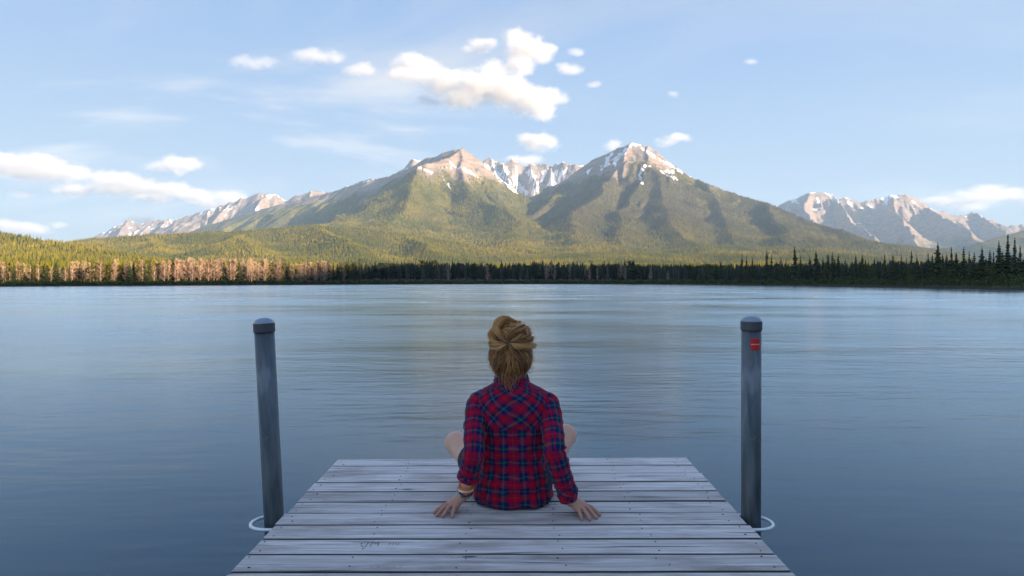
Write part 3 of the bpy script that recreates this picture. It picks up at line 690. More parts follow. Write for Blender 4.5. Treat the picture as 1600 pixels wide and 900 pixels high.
# ---------------------------------------------------------------- clouds: each a body of mist of its own
def cloud(px, py, dist, lobes, label, density=1.0, seed=0, fuzz=0.5, thr=0.10, cat='cloud'):
    """lobes: (dx, dy up, rx, rz) round the centre, in units of a thousandth of the distance"""
    g = 1.18 if len(lobes) > 3 else 1.38
    lobes = [(a * g, b * g, c * g * 1.06, e * g * 1.06) for a, b, c, e in lobes]
    m, t, out = material('cloud_mist')
    obj = coords(t, 'Object')
    wob = t.n('ShaderNodeTexNoise'); t.lk(t.mapping(obj, loc=(seed * 13.7, 0, 0)), wob.inputs['Vector']); wob.inputs['Scale'].default_value = 0.035; wob.inputs['Detail'].default_value = 2
    pos = t.vmath('ADD', obj, t.vmath('SCALE', t.vmath('SUBTRACT', wob.outputs[1], (0.5, 0.5, 0.5)), sc=14.0 * min(1.0, lobes[0][2] / 25.0)))
    f = None
    for dx, dz, rx, rz in lobes:
        ry = 0.5 * (rx + rz)
        q = t.vmath('LENGTH', t.vmath('MULTIPLY', t.vmath('SUBTRACT', pos, (dx, 0, dz)), (1 / rx, 1 / ry, 1 / rz)))
        q = t.math('SUBTRACT', 1.0, q)
        f = q if f is None else t.math('SMOOTH_MAX', f, q, 0.15)
    nz = t.noise(t.mapping(obj, loc=(seed * 7.3, 3, 1), scale=(0.8, 1, 1.25)), 0.07, 6, 0.72)
    d = t.math('ADD', f, t.math('MULTIPLY', t.math('SUBTRACT', nz, 0.56), 2.6 * fuzz))
    d = t.rng(d, thr - 0.12, thr + 0.75, smooth=True)
    pv = t.n('ShaderNodeVolumePrincipled'); t.lk(pv.outputs[0], out.inputs[1])
    pv.inputs['Color'].default_value = (0.97, 0.97, 0.98, 1); pv.inputs['Anisotropy'].default_value = 0.1
    t.lk(t.math('MULTIPLY', d, 0.0065 * density * 14000.0 / dist), pv.inputs['Density'])
    # closed skin round the lobes
    mx = max(max(abs(a) + c for a, b, c, e in lobes), 1); step = max(0.9, mx / 26)
    mar = 1.22
    x0 = min(a - c * mar for a, b, c, e in lobes) - 3 * step; x1 = max(a + c * mar for a, b, c, e in lobes) + 3 * step
    z0 = min(b - e * mar for a, b, c, e in lobes) - 3 * step; z1 = max(b + e * mar for a, b, c, e in lobes) + 3 * step
    yr = max(0.5 * (c + e) * mar for a, b, c, e in lobes) + 3 * step
    gx, gy, gz = np.arange(x0, x1, step), np.arange(-yr, yr, step), np.arange(z0, z1, step)
    GX, GY, GZ = np.meshgrid(gx, gy, gz, indexing='ij'); Fv = np.full(GX.shape, -9.0)
    for a, b, c, e in lobes:
        Fv = np.maximum(Fv, mar - np.sqrt(((GX - a) / c) ** 2 + (GY / (0.5 * (c + e))) ** 2 + ((GZ - b) / e) ** 2))
    V, Q = surface_nets(Fv, (x0, -yr, z0), step)
    o = mesh_obj('cloud', V, Q, m)
    o.location = at(px, py, dist); s = dist / F; o.scale = (s, s, s)
    tag(o, label, cat, 'evening clouds')
    return o
cloud(820, 82, 15000, [(0, 4, 34, 24), (-14, 20, 20, 14), (20, 0, 22, 18), (-6, -16, 24, 18), (34, 6, 12, 10)], 'bright rounded upper lobe of the big cloud above the peaks', 1.0, 1)
cloud(745, 136, 15000, [(0, 0, 46, 26), (40, -6, 42, 26), (70, -18, 34, 24), (-40, 6, 40, 20), (-78, 14, 34, 12), (22, 18, 26, 20), (86, -30, 24, 16), (-20, -14, 34, 18), (98, -12, 18, 16), (-105, 16, 20, 9)], 'largest white cloud, spreading above the two peaks', 1.0, 2)
cloud(645, 98, 15500, [(0, 0, 24, 14), (16, -6, 22, 11), (-14, -2, 16, 9)], 'small puff at the upper left of the big cloud', 0.8, 3)
cloud(752, 71, 15500, [(0, 0, 18, 9), (9, 2, 12, 9), (-14, -4, 12, 5)], 'little puff just left of the upper lobe', 0.75, 4)
cloud(838, 222, 15500, [(0, 0, 22, 13), (-10, 3, 14, 11), (14, -1, 16, 10)], 'compact puff low between the two peaks', 0.9, 5)
cloud(1052, 220, 15500, [(6, 3, 20, 6), (-8, -2, 16, 6)], 'flat little cloud right of the pointed peak', 0.8, 6)
cloud(672, 159, 15500, [(0, 0, 22, 6), (-6, 2, 12, 6)], 'thin small cloud under the left side of the big cloud', 0.55, 7)
cloud(866, 154, 15500, [(0, 0, 20, 8), (8, 2, 12, 8)], 'small cloud touching the right of the big cloud', 0.6, 8)
cloud(892, 108, 15500, [(0, 0, 18, 8), (-7, 3, 11, 7)], 'small bright cloud right of the upper lobe', 0.7, 9)
cloud(898, 80, 15500, [(0, 0, 13, 6), (5, -2, 9, 5)], 'tiny cloud at upper right of the big cloud', 0.6, 10)
cloud(929, 131, 15500, [(0, 0, 13, 5)], 'tiny streak of cloud above the pointed peak', 0.5, 11)
cloud(560, 110, 15500, [(0, 0, 26, 8), (8, 3, 14, 8)], 'small cloud second left of the big cloud', 0.6, 12)
cloud(494, 88, 15500, [(0, 0, 36, 8), (-14, 4, 20, 6), (22, -3, 18, 6)], 'drawn-out wisp left of the small clouds near the top', 0.45, 13)
cloud(398, 98, 15500, [(0, 0, 32, 8), (-16, 2, 16, 8)], 'faint wispy cloud high on the left', 0.3, 14)
cloud(52, 264, 15500, [(0, 0, 62, 19), (-40, 8, 46, 18), (44, -6, 40, 15), (-80, 2, 40, 20), (10, 8, 40, 14)], 'long bank of cloud low at the left edge', 0.9, 15, 0.62)
cloud(200, 290, 15800, [(0, 0, 60, 18), (-26, 8, 36, 15), (52, -6, 44, 14), (88, -14, 34, 12), (-66, -6, 40, 12), (36, -16, 36, 9)], 'long low cloud between the left edge and the pale far peak', 0.9, 16, 0.62)
cloud(276, 257, 15500, [(0, 0, 34, 13), (16, 2, 22, 12), (-18, -2, 26, 9), (4, -9, 12, 9)], 'oval cloud floating above the long low one', 0.9, 17, 0.58)
cloud(30, 355, 16500, [(0, 0, 34, 9), (-24, 2, 24, 9), (20, -3, 22, 7)], 'low cloud just above the left hill', 0.7, 18)
cloud(356, 311, 16500, [(0, 0, 24, 13), (-16, -6, 24, 9), (10, 2, 15, 10)], 'cloud sitting behind the left rocky ridge', 0.8, 19)
cloud(1530, 308, 16500, [(0, 0, 60, 13), (-46, -5, 44, 9), (36, 4, 46, 12), (78, 0, 40, 14), (10, 10, 34, 9), (-14, -13, 40, 8)], 'long grey-white cloud low at the right edge over the blue range', 0.4, 20, 0.65)
cloud(822, 250, 16500, [(0, 0, 24, 8), (-12, 1, 14, 7)], 'low puff behind the snowy cirque', 0.7, 21)
cloud(956, 227, 16500, [(0, 0, 14, 8)], 'little puff peeping out left of the pointed summit', 0.7, 22)
cloud(218, 347, 17000, [(0, 0, 26, 9), (8, 3, 14, 7)], 'white cloud behind the small far pinkish peak', 0.8, 23)
cloud(35, 304, 16000, [(0, 0, 18, 7)], 'tiny puff below the bank at the left edge', 0.5, 24)
cloud(92, 352, 16500, [(0, 0, 14, 6)], 'tiny low puff right of the low left cloud', 0.5, 25)
cloud(1172, 97, 15500, [(0, 0, 11, 5)], 'tiny lone wisp high on the right', 0.4, 26)
cloud(1052, 147, 15500, [(0, 0, 9, 5)], 'tiniest wisp above and right of the pointed peak', 0.4, 27)
scene.cycles.volume_bounces = 2
scene.cycles.volume_max_steps = 96
# ---------------------------------------------------------------- the dock
HD = CAM_Z - DECK                       # eye height above the deck
def deck(px, py, h=0.0):
    """point at height h over the deck seen at a photograph pixel"""
    Z = (HD - h) * F / (py - HOR); return Vector(((px - 800) / F * Z, Z, DECK + h))
M_WOOD, t, b = principled('weathered_plank', rough=0.82, spec=0.25)
obj = coords(t, 'Object'); oi = t.n('ShaderNodeObjectInfo')
off = t.vmath('SCALE', (13.7, 5.3, 9.1), sc=oi.outputs['Random'])
P = t.vmath('ADD', obj, t.vmath('SCALE', off, sc=3.0))
bend = t.noise(t.mapping(P, scale=(0.9, 4, 4)), 1.0, 2)
P2 = t.vmath('ADD', P, t.vmath('SCALE', (0, 1, 0), sc=t.math('MULTIPLY', t.math('SUBTRACT', bend, 0.5), 0.05)))
grain = t.noise(t.mapping(P2, scale=(1.6, 70, 70)), 1.0, 4, 0.65)
fine = t.noise(t.mapping(P2, scale=(7, 260, 260)), 1.0, 3, 0.7)
blot = t.noise(t.mapping(P, scale=(2.6, 9, 9)), 1.0, 4, 0.6)
crack = t.noise(t.mapping(P2, scale=(1.1, 48, 48), loc=(3, 1, 7)), 1.0, 3, 0.55)
vor = t.n('ShaderNodeTexVoronoi'); vor.feature = 'F1'; t.lk(t.mapping(P2, scale=(2.6, 7.5, 1.0)), vor.inputs['Vector']); vor.inputs['Scale'].default_value = 1.0
kn = vor.outputs['Distance']
c = t.mix(t.rng(grain, 0.33, 0.67), (0.46, 0.415, 0.395, 1), (0.82, 0.75, 0.72, 1))
c = t.mix(t.rng(fine, 0.33, 0.55, 0.5, 0.0), c, (0.30, 0.275, 0.265, 1))
c = t.mix(t.rng(blot, 0.48, 0.70, 0, 0.75), c, (0.29, 0.24, 0.22, 1))
c = t.mix(t.rng(crack, 0.63, 0.68, 0, 0.8), c, (0.075, 0.068, 0.070, 1))
c = t.mix(t.rng(kn, 0.045, 0.10, 0.85, 0.0), c, (0.085, 0.070, 0.065, 1))
ring = t.math('MULTIPLY', t.rng(t.math('SINE', t.math('MULTIPLY', kn, 120.0)), 0.2, 1.0, 0, 0.4), t.rng(kn, 0.09, 0.26, 1.0, 0.0))
c = t.mix(ring, c, (0.13, 0.115, 0.11, 1))
hv = t.n('ShaderNodeHueSaturation'); t.lk(c, hv.inputs['Color']); t.lk(t.rng(oi.outputs['Random'], 0, 1, 0.80, 1.12), hv.inputs['Value'])
t.lk(hv.outputs[0], b.inputs['Base Color'])
hh = t.math('SUBTRACT', t.math('ADD', t.math('MULTIPLY', grain, 0.5), t.math('MULTIPLY', fine, 0.35)), t.rng(crack, 0.65, 0.70))
t.lk(t.bump(hh, 0.55, 0.0035), b.inputs['Normal'])
M_UNDER, t, b = principled('wet_timber_gap_shade', (0.07, 0.06, 0.05), 0.9)
M_NAIL, t, b = principled('rusty_nail', (0.035, 0.028, 0.025), 0.7, 0.4)
M_CARVE, t, b = principled('carved_groove', (0.20, 0.185, 0.19), 1.0, 0, 0.05)

def prism(quad, z0, z1, bev=0.004, nseg=14, seed=0):
    """plank between four corners (near left, near right, far right, far left), its arrises eased, edges a little wavy"""
    r = random.Random(seed); nl, nr, fr_, fl = [Vector(p) for p in quad]; V = []; Fs = []
    for i in range(nseg + 1):
        q = i / nseg
        a = nl.lerp(nr, q); d = fl.lerp(fr_, q); e = (d - a).normalized()
        a = a + e * r.uniform(-.0012, .0012); d = d + e * r.uniform(-.0012, .0012)
        up = r.uniform(-.0008, .0008)
        prof = [(a, z0), (a, z1 - bev), (a + e * bev * .5, z1 - bev * .25), (a + e * bev * 1.6, z1), (d - e * bev * 1.6, z1), (d - e * bev * .5, z1 - bev * .25), (d, z1 - bev), (d, z0)]
        V += [(p.x, p.y, z + (up if k in (3, 4) else 0)) for k, (p, z) in enumerate(prof)]
    for i in range(nseg):
        for k in range(8):
            Fs.append((i * 8 + k, (i + 1) * 8 + k, (i + 1) * 8 + (k + 1) % 8, i * 8 + (k + 1) % 8))
    Fs.append(tuple(range(7, -1, -1))); Fs.append(tuple(nseg * 8 + k for k in range(8)))
    return V, [tuple(reversed(f)) for f in Fs]
yl = [717.6, 727.9, 740.3, 753.8, 767.9, 784.2, 801.8, 820.2, 842.0, 865.9, 893.8]
yr_ = [714.0, 725.9, 738.5, 751.75, 766.1, 782.5, 799.8, 819.6, 841.2, 865.3, 892.3]
zl = [HD * F / (y - HOR) for y in yl]; zr = [HD * F / (y - HOR) for y in yr_]
while zl[-1] > 1.2: zl.append(zl[-1] - 0.1445); zr.append(zr[-1] - 0.1445)
def edge_l(Z): py = HOR + HD * F / Z; return (528 - 0.9615 * (py - 718) - 800) / F * Z if py < 960 else -0.998
def edge_r(Z): py = HOR + HD * F / Z; return (1072 + 0.919 * (py - 714) - 800) / F * Z if py < 960 else 1.0
dock = empty('dock', (0, 2.6, DECK - 0.3)); tag(dock, 'grey weathered plank dock reaching into the lake', 'dock')
def child(o, par):
    o.parent = par; o.matrix_parent_inverse = Matrix.Translation(par.location).inverted(); return o
def recentre(V):
    c = Vector((sum(v[0] for v in V) / len(V), sum(v[1] for v in V) / len(V), sum(v[2] for v in V) / len(V)))
    return [(v[0] - c.x, v[1] - c.y, v[2] - c.z) for v in V], c
def loc_child(name, V, Fs, mat, par, smooth=False, world_par=Vector((0, 0, 0))):
    """mesh with its own origin, under a parent that is only moved, never turned"""
    V, c = recentre(V); o = mesh_obj(name, V, Fs, mat, smooth=smooth); o.parent = par; o.location = c - world_par; return o, c
nail_v = []; nail_f = []
for k in range(7): nail_v.append((math.cos(k * 2 * math.pi / 7) * .0042, math.sin(k * 2 * math.pi / 7) * .0042, 0))
for k in range(7): nail_v.append((math.cos(k * 2 * math.pi / 7) * .0036, math.sin(k * 2 * math.pi / 7) * .0036, .0012))
nail_f = [(k, (k + 1) % 7, 7 + (k + 1) % 7, 7 + k) for k in range(7)] + [tuple(range(7, 14))]
ME_NAIL = mesh_data('nail', (nail_v, nail_f), M_NAIL)
rp = random.Random(9); planks = []
for i in range(len(zl) - 1):
    g = [.0065, .007, .0065, .0075, .008, .0075, .007, .0085, .0095, .0095][i % 10] if i < 10 else .009
    f0, f1 = (0.0, g) if i == 0 else (g * .5, g)
    Ln, Lf, Rn, Rf = zl[i + 1] + g * .5, zl[i] - f0, zr[i + 1] + g * .5, zr[i] - f0
    jl, jr = rp.uniform(-.004, .004), rp.uniform(-.004, .004)
    if i == 4: Rn += 0.010
    quad = [(edge_l(Ln) + jl, Ln, 0), (edge_r(Rn) + jr, Rn, 0), (edge_r(Rf) + jr, Rf, 0), (edge_l(Lf) + jl, Lf, 0)]
    zt = DECK + rp.uniform(-.0012, .0012)
    V, Fs = prism(quad, DECK - .038, zt, .0045, 14, i)
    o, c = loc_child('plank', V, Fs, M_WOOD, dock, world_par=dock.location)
    o.data.materials.append(M_UNDER)       # damp edges between boards, darkened to put gap shade into the colour
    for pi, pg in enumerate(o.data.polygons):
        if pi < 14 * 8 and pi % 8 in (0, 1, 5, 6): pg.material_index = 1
    planks.append((o, c, zt))
    for jx in (-0.965, -0.58, -0.19, 0.19, 0.555, 0.945):
        for q in (0.24, 0.76):
            yy = (Ln * (1 - q) + Lf * q) if jx < 0 else (Rn * (1 - q) + Rf * q)
            n = bpy.data.objects.new('nail', ME_NAIL); COL.objects.link(n); n.parent = o
            n.location = (jx + rp.uniform(-.02, .02) - c.x, yy + rp.uniform(-.012, .012) - c.y, zt - c.z + .0004); n.rotation_euler = (0, 0, rp.uniform(0, 6)); n.scale = (.85, .85, 1) if rp.random() < .8 else (1.25, 1.1, 1)
# letters cut into one plank
def strokes(pts_list, w, par, pc, zt, name, label):
    V = []; Fs = []
    for pts in pts_list:
        W = [deck(555 + x / 16.0, 835 + y / 16.0) for x, y in pts]
        for a, bq in zip(W[:-1], W[1:]):
            d = (bq - a); d.z = 0; d.normalize(); nrm = Vector((-d.y, d.x, 0)) * w; i = len(V)
            for p, tp in ((a - d * w * .6, .6), (a.lerp(bq, .5), 1.1), (bq + d * w * .6, .6)):
                V += [tuple(p + nrm * tp), tuple(p - nrm * tp)]
            Fs += [(i, i + 1, i + 3, i + 2), (i + 2, i + 3, i + 5, i + 4)]
    V = [(v[0] - pc.x, v[1] - pc.y, zt + .0007 - pc.z) for v in V]
    o = mesh_obj(name, V, [f if True else f for f in Fs], M_CARVE); o.parent = par
    if label: o['label'] = label
o, c, zt = planks[8]
strokes([[(143, 265), (195, 318)], [(225, 322), (290, 260), (352, 182)], [(240, 196), (300, 180)], [(372, 302), (402, 248), (440, 178)], [(440, 178), (505, 238), (592, 188)], [(592, 188), (568, 292)]], .0022, o, c, zt, 'carved_letter', 'letters JM cut into the plank')
strokes([[(860, 205), (850, 262)], [(968, 200), (938, 266)], [(1032, 205), (1018, 264)], [(1092, 205), (1072, 268)], [(880, 232), (920, 228)]], .0012, o, c, zt, 'carved_letter', 'faint shallow cut strokes after the letters')
# framing under the planks
for jx in (-0.955, -0.19, 0.555, 0.94):
    V, Fs = prism([(jx - .022, 0.9, 0), (jx + .022, 0.9, 0), (jx + .022, 3.66, 0), (jx - .022, 3.66, 0)], DECK - .19, DECK - .0385, .002, 1)
    loc_child('joist', V, Fs, M_UNDER, dock, world_par=dock.location)
V, Fs = prism([(-.93, 3.612, 0), (.93, 3.66, 0), (.93, 3.70, 0), (-.93, 3.652, 0)], DECK - .185, DECK - .039, .002, 2)
loc_child('end_beam', V, Fs, M_UNDER, dock, world_par=dock.location)
for x0 in (-.9, .18):
    for y0 in (1.0, 2.35):
        V, Fs = prism([(x0, y0, 0), (x0 + .72, y0, 0), (x0 + .72, y0 + 1.15, 0), (x0, y0 + 1.15, 0)], -.18, DECK - .191, .02, 2)
        loc_child('float', V, Fs, M_UNDER, dock, world_par=dock.location)

# ---------------------------------------------------------------- mooring poles and the loops that hold the dock to them
M_PIPE, t, b = principled('galvanised_pipe', (0.20, 0.23, 0.26), 0.42, 0.75)
P = coords(t, 'Object')
n1 = t.noise(t.mapping(P, scale=(14, 14, 1.6)), 1.0, 4, 0.65); n2 = t.noise(P, 34, 4, 0.7); n3 = t.noise(t.mapping(P, scale=(6, 6, 2.2)), 1.0, 3)
c = t.mix(t.rng(n1, 0.35, 0.68), (0.062, 0.080, 0.090, 1), (0.185, 0.202, 0.215, 1))
c = t.mix(t.rng(n2, 0.60, 0.70, 0, 0.8), c, (0.16, 0.115, 0.085, 1))
c = t.mix(t.rng(n3, 0.56, 0.70, 0, 0.7), c, (0.40, 0.42, 0.43, 1)); t.lk(c, b.inputs['Base Color'])
t.lk(t.rng(n1, 0.3, 0.7, 0.40, 0.62), b.inputs['Roughness'])
M_CAP, t, b = principled('cap_metal', (0.24, 0.29, 0.34), 0.38, 0.7)
M_BAND, t, b = principled('cap_band', (0.085, 0.080, 0.085), 0.55, 0.3)
M_LOOP, t, b = principled('loop_steel', (0.74, 0.78, 0.77), 0.35, 0.35)
M_RED, t, b = principled('red_sticker', (0.62, 0.010, 0.012), 0.5)
M_PALE, t, b = principled('sticker_print', (0.72, 0.55, 0.54), 0.6)
def lathe(prof, n=40):
    V = []; Fs = []
    for r_, z in prof:
        for k in range(n): a = 2 * math.pi * k / n; V.append((r_ * math.cos(a), r_ * math.sin(a), z))
    for i in range(len(prof) - 1):
        for k in range(n): Fs.append((i * n + k, i * n + (k + 1) % n, (i + 1) * n + (k + 1) % n, (i + 1) * n + k))
    Fs.append(tuple(range(n - 1, -1, -1))); Fs.append(tuple((len(prof) - 1) * n + k for k in range(n)))
    return V, Fs
def pole(foot, top, label):
    foot, top = Vector(foot), Vector(top); r_ = .0420; ax = (top - foot).normalized(); L = (top - foot).length
    o = empty('mooring_pole', foot); o.rotation_mode = 'QUATERNION'; o.rotation_quaternion = Vector((0, 0, 1)).rotation_difference(ax)
    tag(o, label, 'mooring pole', 'pair of mooring poles')
    mesh_obj('pipe', *lathe([(r_, -0.4), (r_, 0.15), (r_, .4), (r_, L - .055)]), M_PIPE, o, True)
    cap = mesh_obj('cap', *lathe([(.0440, L - .0535), (.0440, L - .022), (.0425, L - .018), (.0385, L - .010), (.029, L - .0025), (.016, L + .002), (.004, L + .0035)]), M_CAP, o, True)
    mesh_obj('band', *lathe([(.0448, L - .060), (.0456, L - .0585), (.0456, L - .0225), (.0448, L - .021)]), M_BAND, cap, False)
    return o, L
pl_, Ll = pole((-1.046 + .0185, 2.825, -0.1), at(412, 497.5, 2.82), 'bare grey metal mooring pole leaning outward on the left of the dock')
pr_, Lr = pole((1.052, 2.82, -0.1), at(1174, 494.5, 2.82), 'upright grey metal mooring pole with a red sticker')
def patch_on(par, r_, a0, a1, z0, z1, mat, name, label=None):
    n = 8; V = []; Fs = []
    for i in range(n + 1):
        a = a0 + (a1 - a0) * i / n
        for rr_, z in ((r_, z0), (r_, z1)): V.append((rr_ * math.cos(a), rr_ * math.sin(a), z))
    Fs = [(2 * i, 2 * i + 2, 2 * i + 3, 2 * i + 1) for i in range(n)]
    o = mesh_obj(name, V, Fs, mat, par, True)
    if label: o['label'] = label
    return o
# the face towards the viewer is -Y; the sticker sits right of the middle
st = patch_on(pr_, .0424, R(-90 - 25), R(-90 + 34), Lr - .144, Lr - .095, M_RED, 'sticker', 'red square sticker with a pale line of print')
for k, (a, w) in enumerate(((-2, 5), (5, 4), (11, 5), (18, 4), (24, 5), (31, 5), (38, 6), (46, 5))):
    patch_on(st, .0427, R(-110 + a), R(-110 + a + w), Lr - .1210, Lr - .1170, M_PALE, 'print')
def loop(sgn, cx, cy, label):
    pts = [(sgn * .955, cy - .085, DECK - .030)]
    pts.append((cx, cy - .085, DECK - .030))
    for k in range(0, 13):
        a = R(-90 + 15 * k); pts.append((cx + sgn * .085 * math.cos(a), cy + .085 * math.sin(a), DECK - .030))
    pts.append((sgn * .955, cy + .085, DECK - .030))
    pts[2:3] = []
    V, Fs = tube(pts, [.0075] * len(pts), 10)
    o, c = loc_child('mooring_loop', V, Fs, M_LOOP, dock, True, dock.location); o['label'] = label
loop(-1, -1.062, 2.822, 'pale steel loop round the leaning pole'); loop(1, 1.060, 2.822, 'pale steel loop round the stickered pole')
# ---------------------------------------------------------------- the person on the dock
# body coordinates: x right, y away from the viewer (both world), h above the deck
class Field:
    def __init__(s, lo, hi, step):
        s.lo = np.array(lo, float); s.step = step; s.n = np.ceil((np.array(hi) - s.lo) / step).astype(int) + 1
        s.F = np.full(tuple(s.n), 0.3, np.float32)          # signed distance, negative inside
    def _box(s, pts, m):
        p = np.array(pts, float); a = np.floor((p.min(0) - m - s.lo) / s.step).astype(int); b = np.ceil((p.max(0) + m - s.lo) / s.step).astype(int) + 1
        a = np.clip(a, 0, s.n); b = np.clip(b, 0, s.n)
        ax = [s.lo[k] + s.step * np.arange(a[k], b[k]) for k in range(3)]
        return tuple(slice(a[k], b[k]) for k in range(3)), np.meshgrid(*ax, indexing='ij')
    def _join(s, sl, d, k):
        f = s.F[sl]; h = np.clip(0.5 + 0.5 * (f - d) / k, 0, 1)
        s.F[sl] = f * (1 - h) + d * h - k * h * (1 - h)
    def cone(s, p0, p1, r0, r1, k=0.012):
        p0, p1 = np.array(p0, float), np.array(p1, float); sl, (X, Y, Z) = s._box([p0, p1], max(r0, r1) + k * 2 + .01)
        d = p1 - p0; L2 = d @ d
        t_ = np.clip(((X - p0[0]) * d[0] + (Y - p0[1]) * d[1] + (Z - p0[2]) * d[2]) / L2, 0, 1)
        q = np.sqrt((X - p0[0] - t_ * d[0]) ** 2 + (Y - p0[1] - t_ * d[1]) ** 2 + (Z - p0[2] - t_ * d[2]) ** 2) - (r0 + (r1 - r0) * t_)
        s._join(sl, q, k)
    def chain(s, pts, rad, k=0.012):
        for i in range(len(pts) - 1): s.cone(pts[i], pts[i + 1], rad[i], rad[i + 1], k)
    def ell(s, c, r, k=0.012):
        c, r = np.array(c, float), np.array(r, float); sl, (X, Y, Z) = s._box([c - r, c + r], k * 2 + .01)
        q = np.sqrt(((X - c[0]) / r[0]) ** 2 + ((Y - c[1]) / r[1]) ** 2 + ((Z - c[2]) / r[2]) ** 2)
        s._join(sl, (q - 1) * r.min(), k)
def smooth_mesh(V, Q, it=2, lam=0.5):
    E = np.concatenate([Q[:, [0, 1]], Q[:, [1, 2]], Q[:, [2, 3]], Q[:, [3, 0]]]); n = len(V)
    deg = np.bincount(E[:, 0], minlength=n) + np.bincount(E[:, 1], minlength=n)
    for _ in range(it):
        S = np.zeros_like(V)
        for ax in range(3):
            S[:, ax] = np.bincount(E[:, 0], V[E[:, 1], ax], n) + np.bincount(E[:, 1], V[E[:, 0], ax], n)
        V = V + lam * (S / np.maximum(deg, 1)[:, None] - V)
    return V
HEADC = np.array([-.006, 3.035, .668])
B = Field((-.40, 2.74, -.005), (.44, 3.72, .80), .0034)
# trunk, neck, head
B.ell((.006, 3.04, .105), (.155, .118, .10)); B.ell((.006, 3.02, .22), (.125, .090, .13), .04); B.ell((.004, 3.00, .38), (.142, .092, .14), .05)
B.chain([(-.145, 2.995, .448), (.0, 2.998, .478), (.155, 2.995, .445)], [.036, .052, .036], .02)
B.chain([(-.002, 3.005, .50), (-.004, 3.025, .60)], [.058, .050], .02)
B.ell(HEADC + (0, 0, .012), (.076, .093, .098), .02); B.ell(HEADC + (0, .038, -.052), (.055, .058, .056), .03)
B.ell(HEADC + (0, .098, -.022), (.012, .018, .020), .012); B.ell(HEADC + (0, .082, -.090), (.024, .020, .018), .015)     # nose, chin
B.ell(HEADC + (0, .091, -.056), (.022, .009, .006), .006); B.ell(HEADC + (0, .089, -.067), (.019, .009, .006), .006)        # lips
for s_ in (-1, 1):
    B.ell(HEADC + (s_ * .079, .005, -.012), (.009, .019, .029), .006); B.ell(HEADC + (s_ * .032, .083, .014), (.022, .012, .008), .012)
# arms
ARM_L = [(-.155, 2.99, .452), (-.168, 2.818, .272), (-.214, 2.885, .078)]
ARM_R = [(.165, 2.99, .447), (.187, 2.808, .285), (.254, 2.842, .068)]
for a in (ARM_L, ARM_R): B.chain(a, [.038, .030, .0255], .02)
def mid(a, b, f): return tuple(np.array(a) * (1 - f) + np.array(b) * f)
def hand(wrist, mcps, tips, th0, th1):
    w = np.array(wrist)
    for m_, r_ in zip(mcps, (.0140, .0145, .0140, .0130)): B.cone(wrist, m_, .0225, r_, .012)
    B.cone(mcps[0], mcps[3], .0122, .0112, .010)
    for m_, t_, r_ in zip(mcps, tips, (.0096, .0099, .0095, .0085)):
        m_, t_ = np.array(m_), np.array(t_)
        p1 = m_ + (t_ - m_) * .45 + (0, 0, .0085); p2 = m_ + (t_ - m_) * .76 + (0, 0, .0045)
        B.chain([tuple(m_), tuple(p1), tuple(p2), tuple(t_)], [r_ * 1.12, r_, r_ * .92, r_ * .78], .0028)
    base = np.array(wrist) * .62 + np.array(th0) * .38
    B.cone(tuple(base), th0, .017, .0125, .012); B.chain([th0, mid(th0, th1, .55), th1], [.0115, .0102, .0085], .003)
hand(ARM_L[2], [(-.276, 2.883, .036), (-.271, 2.866, .041), (-.263, 2.851, .038), (-.250, 2.842, .032)],
     [(-.345, 2.838, .008), (-.330, 2.808, .008), (-.303, 2.795, .008), (-.262, 2.786, .008)], (-.268, 2.915, .030), (-.312, 2.918, .011))
hand(ARM_R[2], [(.322, 2.852, .037), (.314, 2.835, .042), (.301, 2.822, .039), (.286, 2.813, .033)],
     [(.386, 2.810, .008), (.366, 2.775, .008), (.337, 2.757, .008), (.302, 2.757, .008)], (.304, 2.880, .030), (.345, 2.893, .011))
# legs: knees out, shins crossed in front
LEG_L = [(-.085, 3.03, .105), (-.286, 3.27, .208), (-.03, 3.49, .075)]; LEG_R = [(.097, 3.03, .105), (.272, 3.27, .245), (.06, 3.45, .085)]
for lg, sg in ((LEG_L, -1), (LEG_R, 1)):
    h_, k_, a_ = [np.array(p) for p in lg]
    B.chain([lg[0], mid(h_, k_, .5), lg[1]], [.088, .074, .054], .02)
    B.chain([lg[1], mid(k_, a_, .30), mid(k_, a_, .62), lg[2]], [.052, .053, .043, .032], .02)
    ft = a_ + np.array([-sg * .05, .035, -.045]); toe = ft + np.array([-sg * .115, .055, -.004])
    B.chain([tuple(a_), tuple(ft), tuple(toe)], [.032, .029, .019], .015)
    for q in range(5):
        o_ = toe + np.array([.0, (q - 2) * .013 * 1.0, 0]); B.cone(tuple(o_), tuple(o_ + np.array([-sg * (.034 - .004 * q), .008, -.003])), .0085, .0072, .004)
V, Q = surface_nets(-B.F, B.lo, B.step); V = smooth_mesh(V, Q, 3); V[:, 2] = np.maximum(V[:, 2], .0006)
person = empty('person', (.006, 3.03, DECK))
tag(person, 'person in a red and blue plaid shirt sitting on the dock, hair in a bun', 'person')
PO = np.array([.006, 3.03, 0.0])
M_SKIN, t, b = principled('skin', rough=0.55, spec=0.35)
P = coords(t, 'Object'); n1 = t.noise(P, 9, 3); n2 = t.noise(P, 140, 3)
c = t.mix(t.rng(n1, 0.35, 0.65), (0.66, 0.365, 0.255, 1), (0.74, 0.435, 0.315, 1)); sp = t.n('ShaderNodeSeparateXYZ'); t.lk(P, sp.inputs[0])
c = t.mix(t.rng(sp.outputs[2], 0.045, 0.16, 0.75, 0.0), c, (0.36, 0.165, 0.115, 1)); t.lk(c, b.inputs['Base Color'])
b.inputs['Subsurface Weight'].default_value = 0.12; b.inputs['Subsurface Radius'].default_value = (0.012, 0.004, 0.002); t.lk(t.bump(n2, 0.12, 0.002), b.inputs['Normal'])
body = mesh_obj('body', V - PO, Q, M_SKIN, person, True)
